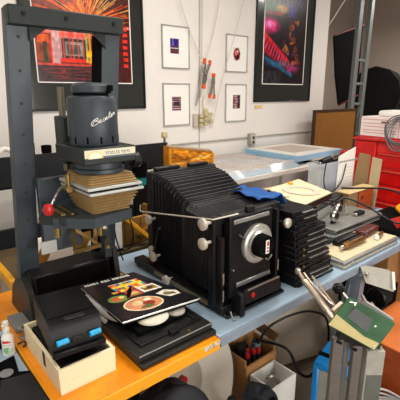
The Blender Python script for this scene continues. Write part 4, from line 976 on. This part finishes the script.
MB().box(fx0, fx1, fy0, fy1, 0, .175, .003, RM).build('body', mat('file_box_card', (238, 226, 222), .75, 0, .04), t)
PK = mat('pink_print', (214, 130, 140), .8); RD = mat('red_print', (206, 30, 44), .7)
b = MB()
for z in (.045, .065, .095, .12, .15): b.box(fx0-.0012, fx0-.0002, fy0+.16, fy1-.02, z, z+.005, 0, RM)
b.box(fx0-.0012, fx0-.0002, fy0+.14, fy0+.146, .02, .17, 0, RM).box(fx0-.0012, fx0-.0002, fy0+.10, fy0+.106, .02, .17, 0, RM)
b.build('printed_line', PK, t)
MB().box(fx0-.0014, fx0-.0002, fy0, fy1, .004, .020, 0, RM).build('red_band', RD, t)
MB().box(fx0-.0016, fx0-.0002, fy0+.225, fy0+.295, .128, .142, 0, RM).box(fx0-.0018, fx0-.0016, fy0+.228, fy0+.292, .128, .131, 0, RM).build('hand_hole', mat('hole_grey', (120, 96, 90), .9), t)
o = MB().box(3.25, 3.50, 1.28, 1.62, CT+.1755, CT+.225, .02, None, 3).build('white_bundle', WHITE); tag(o, 'white folded bundle resting on the printed file box', 'bundle')
# coil of cable hanging
t = thing('cable_coil', 'coil of grey cable hanging in front of the file box', 'cable', (3.12, 1.40, CT+.02))
b = MB()
for k in range(5):
    R_ = .118-.012*k; pts = []
    for i in range(33):
        a = 2*PI*i/32; pts.append((3.145+.004*k+.012*math.cos(a+k), 1.385+R_*math.cos(a)+.006*math.sin(3*a+k), 1.285+R_*1.15*math.sin(a)+.004*math.cos(2*a+k)))
    b.tube(pts, .005, 6)
b.build('loops', mat('grey_cable', (112, 112, 114), .45), t)
MB().tube([(3.14, 1.385, 1.40), (3.20, 1.39, 1.395)], .006).build('hook', CHROME, t)
tag(MB().box(2.76, 2.83, 1.12, 1.18, T, .82, .01).build('dark_pouch', BLACKM), 'dark pouch at the foot of the red chest on the table', 'pouch')

# ================================================================== FAR CORNER
t = thing('lattice_stand', 'grey painted twin upright stand rising behind the file box', 'stand', (5.2, 2.95, 0))
MB().bar((5.09, 2.92, 0), (5.10, 2.92, 2.99), .085, .05, (0, 1, 0), .003).build('upright', GREYT, t)
MB().bar((5.335, 2.92, 0), (5.37, 2.92, 2.99), .075, .05, (0, 1, 0), .003).build('upright', GREYT, t)
for z in (1.02, 1.42, 1.68, 1.98): MB().box(5.10, 5.36, 2.90, 2.935, z, z+.03, .003).build('rung', GREYT, t)
MB().bar((5.12, 2.91, 1.05), (5.34, 2.91, 1.42), .02, .02, (0, 1, 0)).build('brace', GREYT, t)
t = thing('black_flag', 'black fabric flag panel with a thin red edge hanging in the corner', 'panel', (5.5, 3.3, 1.4))
P = [(5.14, 2.32), (5.86, 2.52), (5.90, 1.56), (5.40, 1.41), (5.26, 1.80)]
MB().prism(P, 3.29, 3.31, 'XZ').build('fabric', BLACKM, t)
for q_, r_ in (((5.13, 3.285, 2.335), (5.86, 3.285, 2.535)), ((5.40, 3.285, 1.405), (5.90, 3.285, 1.55))): MB().bar(q_, r_, .026, .014).build('red_edge', mat('dark_red_trim', (110, 18, 24), .6), t)
MB().bar((5.70, 3.3, 2.48), (5.70, 3.3, 2.66), .02, .02, (0, 1, 0)).bar((5.70, 3.3, 2.56), (5.80, 3.3, 2.56), .016, .016).bar((5.70, 3.34, 0), (5.70, 3.34, 2.5), .03, .02, (0, 1, 0)).build('hanger', BLACK, t)
t = thing('softbox', 'black fabric softbox light with its dome facing away in the far corner', 'softbox', (6.6, 3.3, 0))
MB().lathe([(0, -.02), (.42, 0), (.45, .10), (.42, .30), (.34, .60), (.24, .90), (.12, 1.08), (.0, 1.12)], (6.72, 3.45, 1.54), 'X', 12, None, False).build('dome', mat('softbox_nylon', (14, 14, 15), .7, 0, .2, 6, .3), t)
MB().lathe([(.42, 0), (.465, .0), (.465, .05), (.42, .05)], (6.68, 3.45, 1.54), 'X', 12, None, False).build('rim', BLACK, t)
MB().bar((7.1, 3.45, 0), (7.1, 3.45, 1.25), .04, .04, (0, 1, 0)).build('stand_pole', BLACKM, t)
t = thing('plywood_picture', 'brown wooden board with dark frame edge leaning in the corner', 'board', (4.3, 2.65, 0))
MB().box(3.90, 4.74, 2.645, 2.665, .03, 1.365, .003).build('panel', WOODB, t)
MB().box(3.87, 3.90, 2.64, 2.67, 0, 1.395).box(3.90, 4.77, 2.64, 2.67, 1.365, 1.395).box(3.90, 4.77, 2.64, 2.67, .0, .03).box(4.74, 4.77, 2.64, 2.67, .03, 1.365).build('frame', WOODD, t)
tag(MB().box(4.9, 5.9, 3.35, 3.6, 0, .30, .004).build('storage_trunk', BLACKM), 'low black trunk on the floor under the leaning wooden board', 'trunk')
tag(MB().box(7.6, 7.9, 3.6, 3.9, 0, 1.74, .01).build('blue_cabinet', mat('navy_blue', (28, 44, 120), .5)), 'tall navy blue locker far behind the softbox', 'locker')

# ================================================================== FOREGROUND STAND WITH GREEN PLATE
def P3(u, v, d):
    """world point seen at photo pixel (u, v) at depth d along the view axis"""
    H = Vector((math.cos(AZ), math.sin(AZ), 0)); R = Vector((math.sin(AZ), -math.cos(AZ), 0))
    F = H*math.cos(PITCH)-Vector((0, 0, math.sin(PITCH))); U = H*math.sin(PITCH)+Vector((0, 0, math.cos(PITCH)))
    return CAM+d*(F+R*((u-200)/400)+U*((200-v)/400))
t = thing('tilting_stand', 'metal stand with a tilted green plate and aluminium uprights in the foreground', 'stand', (1.2, .6, 0))
q = [P3(328, 325, 1.330), P3(375, 351, 1.3489), P3(396, 323, 1.3692), P3(350, 297, 1.3503)]
nrm = (q[1]-q[0]).cross(q[3]-q[0]).normalized()
bmx = bmesh.new()
def rounded(q, r=.08, k=5):
    out = []
    for i in range(4):
        p, a, c_ = q[i], q[i-1], q[(i+1) % 4]
        ea = (a-p).normalized()*.012; ec = (c_-p).normalized()*.012
        for j in range(k+1):
            s = j/k; out.append(p+ea*(1-s)**2+ec*s**2)
    return out
rp = rounded(q); n = len(rp)
pl = MB().add(rp+[p-nrm*.007 for p in rp], [list(range(n)), [n+i for i in range(n)][::-1]]+[[i, (i+1) % n, n+(i+1) % n, n+i] for i in range(n)]).build('green_plate', GREEN, t)
def on(u, v, h=.0): return (q[0].lerp(q[1], u)).lerp(q[3].lerp(q[2], u), v)+nrm*h
TP = [(.0, .02), (.97, .02), (.97, .25), (.66, .21), (.0, .38)]
MB().add([on(u, v, .0016) for u, v in TP]+[on(u, v, .0003) for u, v in TP], [[0, 1, 2, 3, 4], [9, 8, 7, 6, 5]]+[[i, (i+1) % 5, 5+(i+1) % 5, 5+i] for i in range(5)]).build('tape_strip', TAPE, pl)
b = MB().slab([on(.16, .46, .002), on(.66, .34, .002), on(.60, .74, .002), on(.20, .80, .002)], .0015); b.build('dark_tape', mat('dark_grey_tape', (58, 62, 62), .55, 0, .15, 30, c2=(84, 86, 80), wear=.6), pl)
b = MB()
for (u, v) in ((.08, .9), (.16, .88), (.36, .60), (.93, .12), (.72, .62)): b.lathe([(0, .0018), (.0028, .0014), (.003, .0)], (0, 0, 0), 'Z', 12, Matrix.Translation(on(u, v, .0)) @ Vector((0, 0, 1)).rotation_difference(nrm).to_matrix().to_4x4())
b.build('screw', CHROME, pl)
MB().tube([on(.04, .86, .002), on(.16, .94, .002)], .0022).build('clip', CHROME, pl)
# uprights (vertical posts down to the floor)
def post(u, v, d, wx, wy, name, m, ztop=0., lab=None):
    p = P3(u, v, d); M = rotz((p.x, p.y, 0), AZ-PI/2)
    return MB().box(p.x-wx/2, p.x+wx/2, p.y-wy/2, p.y+wy/2, .0, p.z+ztop, .002, M).build(name, m, t, lab)
DARKA = mat('weathered_aluminium', (124, 118, 112), .45, .6, .15, 25, stretch=(1, 1, 6))
g1 = post(337.5, 338, 1.38, .034, .03, 'upright', DARKA)
post(347.5, 338, 1.42, .016, .02, 'inner_rod', ALUM)
g2 = post(357, 344, 1.385, .030, .03, 'upright', DARKA)
g3 = post(373, 352, 1.40, .062, .05, 'casing', GREYL, .02)
p = P3(373, 352, 1.40); M = rotz((p.x, p.y, 0), AZ-PI/2)
MB().box(p.x-.025, p.x+.029, p.y-.027, p.y-.0251, p.z-.22, p.z-.075, .0006, M).build('grey_patch', mat('rubbed_grey_patch', (92, 96, 90), .6, 0, .15, 20), g3)
for uu, vv, dd in ((337, 341, 1.355), (352, 348, 1.355)): MB().lathe([(0, -.018), (.006, -.017), (.006, 0)], tuple(P3(uu, vv, dd)), 'Y', 10).build('bolt', BLACKW, t)
p1 = P3(355, 330, 1.36)
MB().bar(P3(338, 334, 1.385), P3(378, 345, 1.40), .03, .03, (0, 0, 1)).build('head_block', CHAR, t)
# handle arm
a0, a1 = P3(334, 319, 1.36), P3(298, 271, 1.50)
ar = MB().tube([a0, P3(318, 298, 1.41), P3(304, 281, 1.47)], .0115, 12).tube([P3(304, 281, 1.47), a1], .008, 12).build('chrome_arm', mat('warm_chrome', (214, 200, 182), .22, .85, .08, 30), t)
MB().tube([P3(335, 306, 1.40), P3(330, 303, 1.42), P3(313, 285, 1.47), P3(304, 273, 1.50)], .005, 10).tube([P3(336, 307, 1.41), P3(326, 294, 1.45), P3(312, 276, 1.50)], .004, 8).build('link_rod', MATS['warm_chrome'], t)
MB().bar(P3(333, 312, 1.37), P3(342, 304, 1.39), .012, .020).build('clevis', MATS['warm_chrome'], t)
MB().lathe([(0, -.012), (.010, -.010), (.012, 0), (.010, .010), (0, .012)], tuple(a1), 'Z', 14).build('arm_end', CHROME, ar)
kn = MB().tube([P3(351, 303, 1.42), P3(343, 293, 1.44)], .005, 10).build('knob_stem', CHROME, t)
M = Matrix.Translation(P3(338.5, 288, 1.45))
b = MB().lathe([(0, -.02), (.014, -.018), (.016, 0), (.014, .014), (0, .016)], (0, 0, 0), 'Z', 14, M)
for k in range(5):
    a = 2*PI*k/5; b.lathe([(0, -.010), (.008, -.008), (.009, 0), (.008, .008), (0, .010)], (.014*math.cos(a), .014*math.sin(a), 0), 'Z', 10, M)
b.build('star_knob', BLACK, kn, 'black star knob')
MB().tube([P3(366, 302, 1.44), P3(362, 295, 1.46)], .006, 8).tube([P3(376, 309, 1.44), P3(371, 303, 1.46)], .006, 8).build('pivot_pin', CHROME, t)
MB().bar(P3(362, 303, 1.45), P3(391, 322, 1.42), .012, .03).build('rear_plate', ALUM, t)

# ================================================================== UNDER THE TABLE
t = thing('dish_reflector', 'large cream round dish standing under the table', 'dish', (.95, 1.2, 0))
ctr = Vector((.93, 1.15, .35)); M = Matrix.Translation(ctr) @ Matrix.Rotation(math.radians(74), 4, 'X') @ Matrix.Rotation(math.radians(8), 4, 'Y')
R_ = .265
MB().lathe([(.0, -.06), (.10, -.058), (.104, -.052), (.2, -.03), (.262, .0), (.268, .0), (.262, -.008), (.2, -.036), (.1, -.066), (0, -.068)], (0, 0, 0), 'Z', 56, M).build('bowl', DISH, t)
MB().lathe([(.262, .0), (.266, .004), (.271, .0), (.266, -.004), (.262, 0)], (0, 0, 0), 'Z', 56, M).build('rim', WHITE, t)
MB().lathe([(.098, -.056), (.104, -.050), (.110, -.054)], (0, 0, 0), 'Z', 40, M).build('inner_ring', mat('dish_ring', (190, 178, 160), .5), t)
MB().lathe([(.0, -.03), (.018, -.032), (.020, -.056)], (-.02, .02, 0), 'Z', 18, M).build('hub', REDK, t)
MB().bar((.93, 1.24, 0), (.93, 1.24, .30), .03, .03, (0, 1, 0)).build('foot', CHAR, t)
o = MB().slab([(1.14, 1.42, .012), (2.12, 1.12, .012), (2.18, 1.28, .70), (1.20, 1.58, .70)], .012).build('beige_sheet', BEIGE); tag(o, 'large smooth beige sheet leaning under the blue table', 'sheet')
# carton with odds and ends
t = thing('open_carton', 'open brown carton with electrical bits under the table', 'carton', (1.32, 1.19, 0))
MB().box(1.22, 1.44, 1.26, 1.27, .0, .36).box(1.22, 1.23, 1.12, 1.26, 0, .34).box(1.43, 1.44, 1.12, 1.26, 0, .34).box(1.22, 1.44, 1.11, 1.12, 0, .31).box(1.23, 1.43, 1.12, 1.26, .0, .22).build('body', CARD, t)
MB().slab([(1.22, 1.265, .36), (1.44, 1.265, .36), (1.42, 1.29, .42), (1.21, 1.31, .46)], .004).build('flap', mat('brown_flap', (110, 74, 42), .8), t)
MB().slab([(1.43, 1.12, .36), (1.44, 1.26, .36), (1.48, 1.26, .39), (1.47, 1.12, .38)], .004).build('flap', MATS['brown_flap'], t)
bits = [((1.265, 1.20, .36), .030, BLACK, 'black round socket inside the open carton, far left'), ((1.31, 1.22, .34), .026, BLACKM, 'dull black round cap inside the open carton, middle back'), ((1.375, 1.19, .35), .022, mat('slate_plastic', (110, 126, 150), .4), 'slate blue round fitting inside the open carton')]
for (p, r, m, lab) in bits:
    t = thing('round_fitting', lab, 'fitting', (p[0], p[1], .22))
    MB().cyl((p[0], p[1], .22), r, p[2]-.22, 'Z', 20, .004).build('body', m, t)
    MB().lathe([(r*.5, 0), (r*.8, .001), (r*.8, .006), (r*.5, .008)], (p[0], p[1], p[2]), 'Z', 20).build('ring', CHAR, t)
for k, (x, y) in enumerate(((1.262, 1.145), (1.31, 1.15), (1.285, 1.168), (1.335, 1.14))):
    t = thing('banana_plug', ['left', 'middle', 'rear', 'right'][k]+' red plug in the open carton under the table', 'plug', (x, y, .22), 0, 'red plugs in the carton')
    MB().cyl((x, y, .22), .009, .11, 'Z', 12, .002).build('stem', BLACK, t); MB().cyl((x, y, .33), .013, .026, 'Z', 12, .003).build('tip', REDK, t)
t = thing('white_carton', 'white open box in front of the brown carton under the table', 'box', (1.30, 1.03, 0))
MB().box(1.235, 1.41, .96, .968, 0, .275).box(1.235, 1.41, 1.09, 1.098, 0, .275).box(1.235, 1.243, .968, 1.09, 0, .275).box(1.402, 1.41, .968, 1.09, 0, .275).build('side', WHITE, t)
MB().box(1.243, 1.402, .968, 1.09, 0, .02).build('bottom', WHITE, t)
tag(MB().tube(cr([(1.27, 1.03, .025), (1.27, 1.03, .24), (1.29, 1.02, .285), (1.33, 1.01, .25), (1.35, 1.0, .2)]), .010).build('chrome_lever', CHROME), 'bent chrome lever resting in the white open box', 'lever')
cable('power_cable', [(1.33, 1.14, .38), (1.38, 1.12, .46), (1.50, 1.08, .50), (1.66, 1.06, .47), (1.80, 1.05, .36), (1.84, 1.05, .1), (1.84, 1.05, .006)], .006, BLACK, 'black cord arching in front of the beige sheet', 'cord')
cable('power_cable', [(1.375, 1.19, .36), (1.43, 1.04, .36), (1.45, .98, .26), (1.50, .95, .22), (1.56, .93, .26), (1.58, .915, .30)], .007, BLACK, 'thick black cord looping towards the blue machine', 'cord')
t = thing('blue_machine', 'blue and grey box shaped machine with a black strap on the floor', 'machine', (1.56, .82, 0), .25)
RM = ROOTM[t.name]
MB().box(-.10, .10, -.09, .09, .0, .36, .015, RM, 2).build('casing', GREYL, t)
MB().box(-.108, -.082, -.098, -.07, .0, .35, .006, RM).box(-.108, -.082, .07, .098, .0, .35, .006, RM).box(.082, .108, -.098, -.07, .0, .35, .006, RM).box(.082, .108, .07, .098, .0, .35, .006, RM).box(-.108, .108, -.098, .098, .34, .372, .008, RM).build('blue_frame', BLUET, t)
MB().box(-.04, -.015, -.104, -.098, .0, .375, .002, RM).box(-.04, -.015, -.104, .10, .3725, .380, .002, RM).build('strap', BLACKM, t)
MB().box(.0, .07, -.094, -.09, .22, .30, .003, RM).build('grey_panel', GREYP, t)
MB().tube([RM @ Vector(p) for p in cr([(.09, -.05, .36), (.12, -.04, .43), (.15, .0, .43), (.16, .04, .36)])], .015).build('handle', BLUET, t)
# wooden cabinet right
t = thing('wooden_cabinet', 'reddish brown wooden cabinet low at the right edge', 'cabinet', (1.92, .63, 0))
p = P3(380, 338, 2.1)
RM = rotz((2.1, .60, 0), .25)
ct = .438
MB().box(1.705, 2.15, .42, .84, .0, ct, .004).build('body', WOODR, t)
MB().box(1.70, 2.155, .415, .845, ct, ct+.012, .003).build('top', mat('orange_wood_top', (206, 108, 36), .45, 0, .1, 6), t)
t['label'] = 'reddish brown wooden cabinet low at the right edge'; 
# bracket/beam end
t = thing('steel_channel', 'light grey rectangular tube end sticking out under the blue table', 'channel', (2.0, .86, .5))
q0, q1, q2, q3 = P3(361, 268, 1.95), P3(393, 274, 1.95), P3(394, 292, 1.93), P3(366, 283, 1.93)
ax = (Vector((math.cos(AZ), math.sin(AZ), 0)))*.05
MB().add([q0, q1, q2, q3]+[p+ax for p in (q0, q1, q2, q3)], [[0, 1, 2, 3], [7, 6, 5, 4], [0, 4, 5, 1], [1, 5, 6, 2], [2, 6, 7, 3], [3, 7, 4, 0]]).build('tube', GREYL, t)
MB().bar(q1+ax*.4, q2+ax*.4, .012, .06).build('end_cap', SHELFW, t)
MB().cyl(tuple(P3(368, 275, 1.93)), .012, .01, 'Y', 14).build('bolt', CHROME, t)
MB().bar(q0.lerp(q3, .5)+ax, Vector((2.05, 1.05, .0)), .05, .05, (0, 1, 0)).build('support_leg', BLUE_E, t)
# dark clutter under the right part of the table
tag(MB().box(2.18, 2.50, .98, 1.22, 0, .40, .01).build('dark_equipment_case', BLACKM), 'dark equipment case on the floor under the right end of the table', 'case')
tag(MB().box(2.6, 2.9, 1.1, 1.5, 0, .62, .01).build('tan_carton', CARD), 'tall tan carton under the table at the right edge', 'carton')
t = thing('round_motor', 'black round motor with ribs under the table right of the green plate', 'motor', (2.2, .98, .0))
MB().lathe([(0, -.05), (.05, -.05), (.058, -.04), (.058, .04), (.04, .05), (.03, .07), (0, .07)], (2.13, .93, .455), 'X', 24).build('body', BLACK, t)
MB().box(2.09, 2.17, .89, .97, 0, .40, .004).build('base', CHAR, t)
tag(MB().box(1.96, 2.06, .99, 1.08, 0, .46, .01).build('black_speaker', BLACK), 'black upright box under the table behind the stand uprights', 'box')
tag(MB().box(1.985, 2.01, .955, .975, 0, .47, .008).build('red_wrench', REDK), 'upright red wrench among the dark clutter under the table', 'wrench')
t = thing('grey_cable_heap', 'heap of pale grey cables at the foot of the wooden cabinet', 'cable', (1.58, .60, 0))
b = MB()
for k in range(6):
    pts = [(1.58+.08*math.cos(a)*(1-.05*k)+.005*k, .58+.08*math.sin(a), .20+.012*k+.01*math.sin(2*a+k)) for a in [2*PI*i/24 for i in range(25)]]
    b.tube(pts, .005, 6)
b.build('loops', mat('pale_cable', (180, 180, 178), .5), t)
MB().box(1.48, 1.685, .48, .68, 0, .195, .005).build('carrying_box', BLACKM, t)

# ================================================================== FOREGROUND BAGS
def bag(name, lab, c, size, seed, rz=0, amp=.03):
    rs = np.random.default_rng(seed); t = thing(name, lab, 'bag', (c[0], c[1], 0))
    vs = []; fs = []; nu, nv = 44, 26; ph = rs.uniform(0, 6, 8)
    for j in range(nv+1):
        th = PI*j/nv
        for i in range(nu):
            a = 2*PI*i/nu
            s = lambda x, p: math.copysign(abs(x)**p, x)
            x, y, z = s(math.cos(a), .75)*s(math.sin(th), .6), s(math.sin(a), .75)*s(math.sin(th), .6), s(math.cos(th), .75)
            f = 1+amp/size[0]*(abs(math.sin(2.5*a+ph[0]+3*z))+.6*math.sin(5*a-4*z+ph[1])+.5*abs(math.sin(7*z+2*a+ph[2])))*.6
            p = Vector((x*size[0]*f, y*size[1]*f, z*size[2]*(1+.10*math.sin(3*a+ph[3])*math.sin(th)+.12*math.sin(4*x+ph[4]))))
            p = Matrix.Rotation(rz, 3, 'Z') @ p
            vs.append(p+Vector(c))
    for j in range(nv):
        for i in range(nu): fs.append([j*nu+i, j*nu+(i+1) % nu, (j+1)*nu+(i+1) % nu, (j+1)*nu+i])
    MB().add(vs, fs, True).build('body', FABR, t)
    return t
# left bag hangs on a chair back / stands tall
t = bag('black_rucksack', 'slumped black nylon rucksack in front of the table edge', (.62, .96, .28), (.20, .085, .30), 3, -.1, .05)
MB().tube(cr([(0.500, .93, 0.530), (0.560, .89, 0.580), (0.640, .885, 0.560), (0.740, .89, 0.470), (0.790, .91, 0.370)]), .013, 8).build('strap', BLACKM, t)
MB().tube(cr([(0.580, .895, 0.550), (0.600, .885, 0.470), (0.640, .885, 0.350)]), .004, 6).build('zip', CHAR, t)
t = bag('black_camera_bag', 'smaller black camera bag to the right of the rucksack', (1.07, .91, .185), (.10, .085, .20), 8, .3, .012)
MB().tube(cr([(1.0, .87, .32), (1.04, .84, .385), (1.10, .85, .38), (1.15, .88, .30)]), .009, 8).build('strap', BLACKM, t)
t = thing('strap_buckle', 'small black buckle knot standing between the two black bags', 'buckle', (.93, .92, 0))
MB().bar((.93, .92, 0), (.925, .91, .42), .02, .02, (0, 1, 0)).build('post', BLACKM, t)
MB().lathe([(0, -.02), (.014, -.014), (.018, 0), (.012, .014), (0, .018)], (.92, .91, .435), 'Z', 12).box(.905, .945, .905, .92, .42, .45, .006).build('clip', BLACK, t)
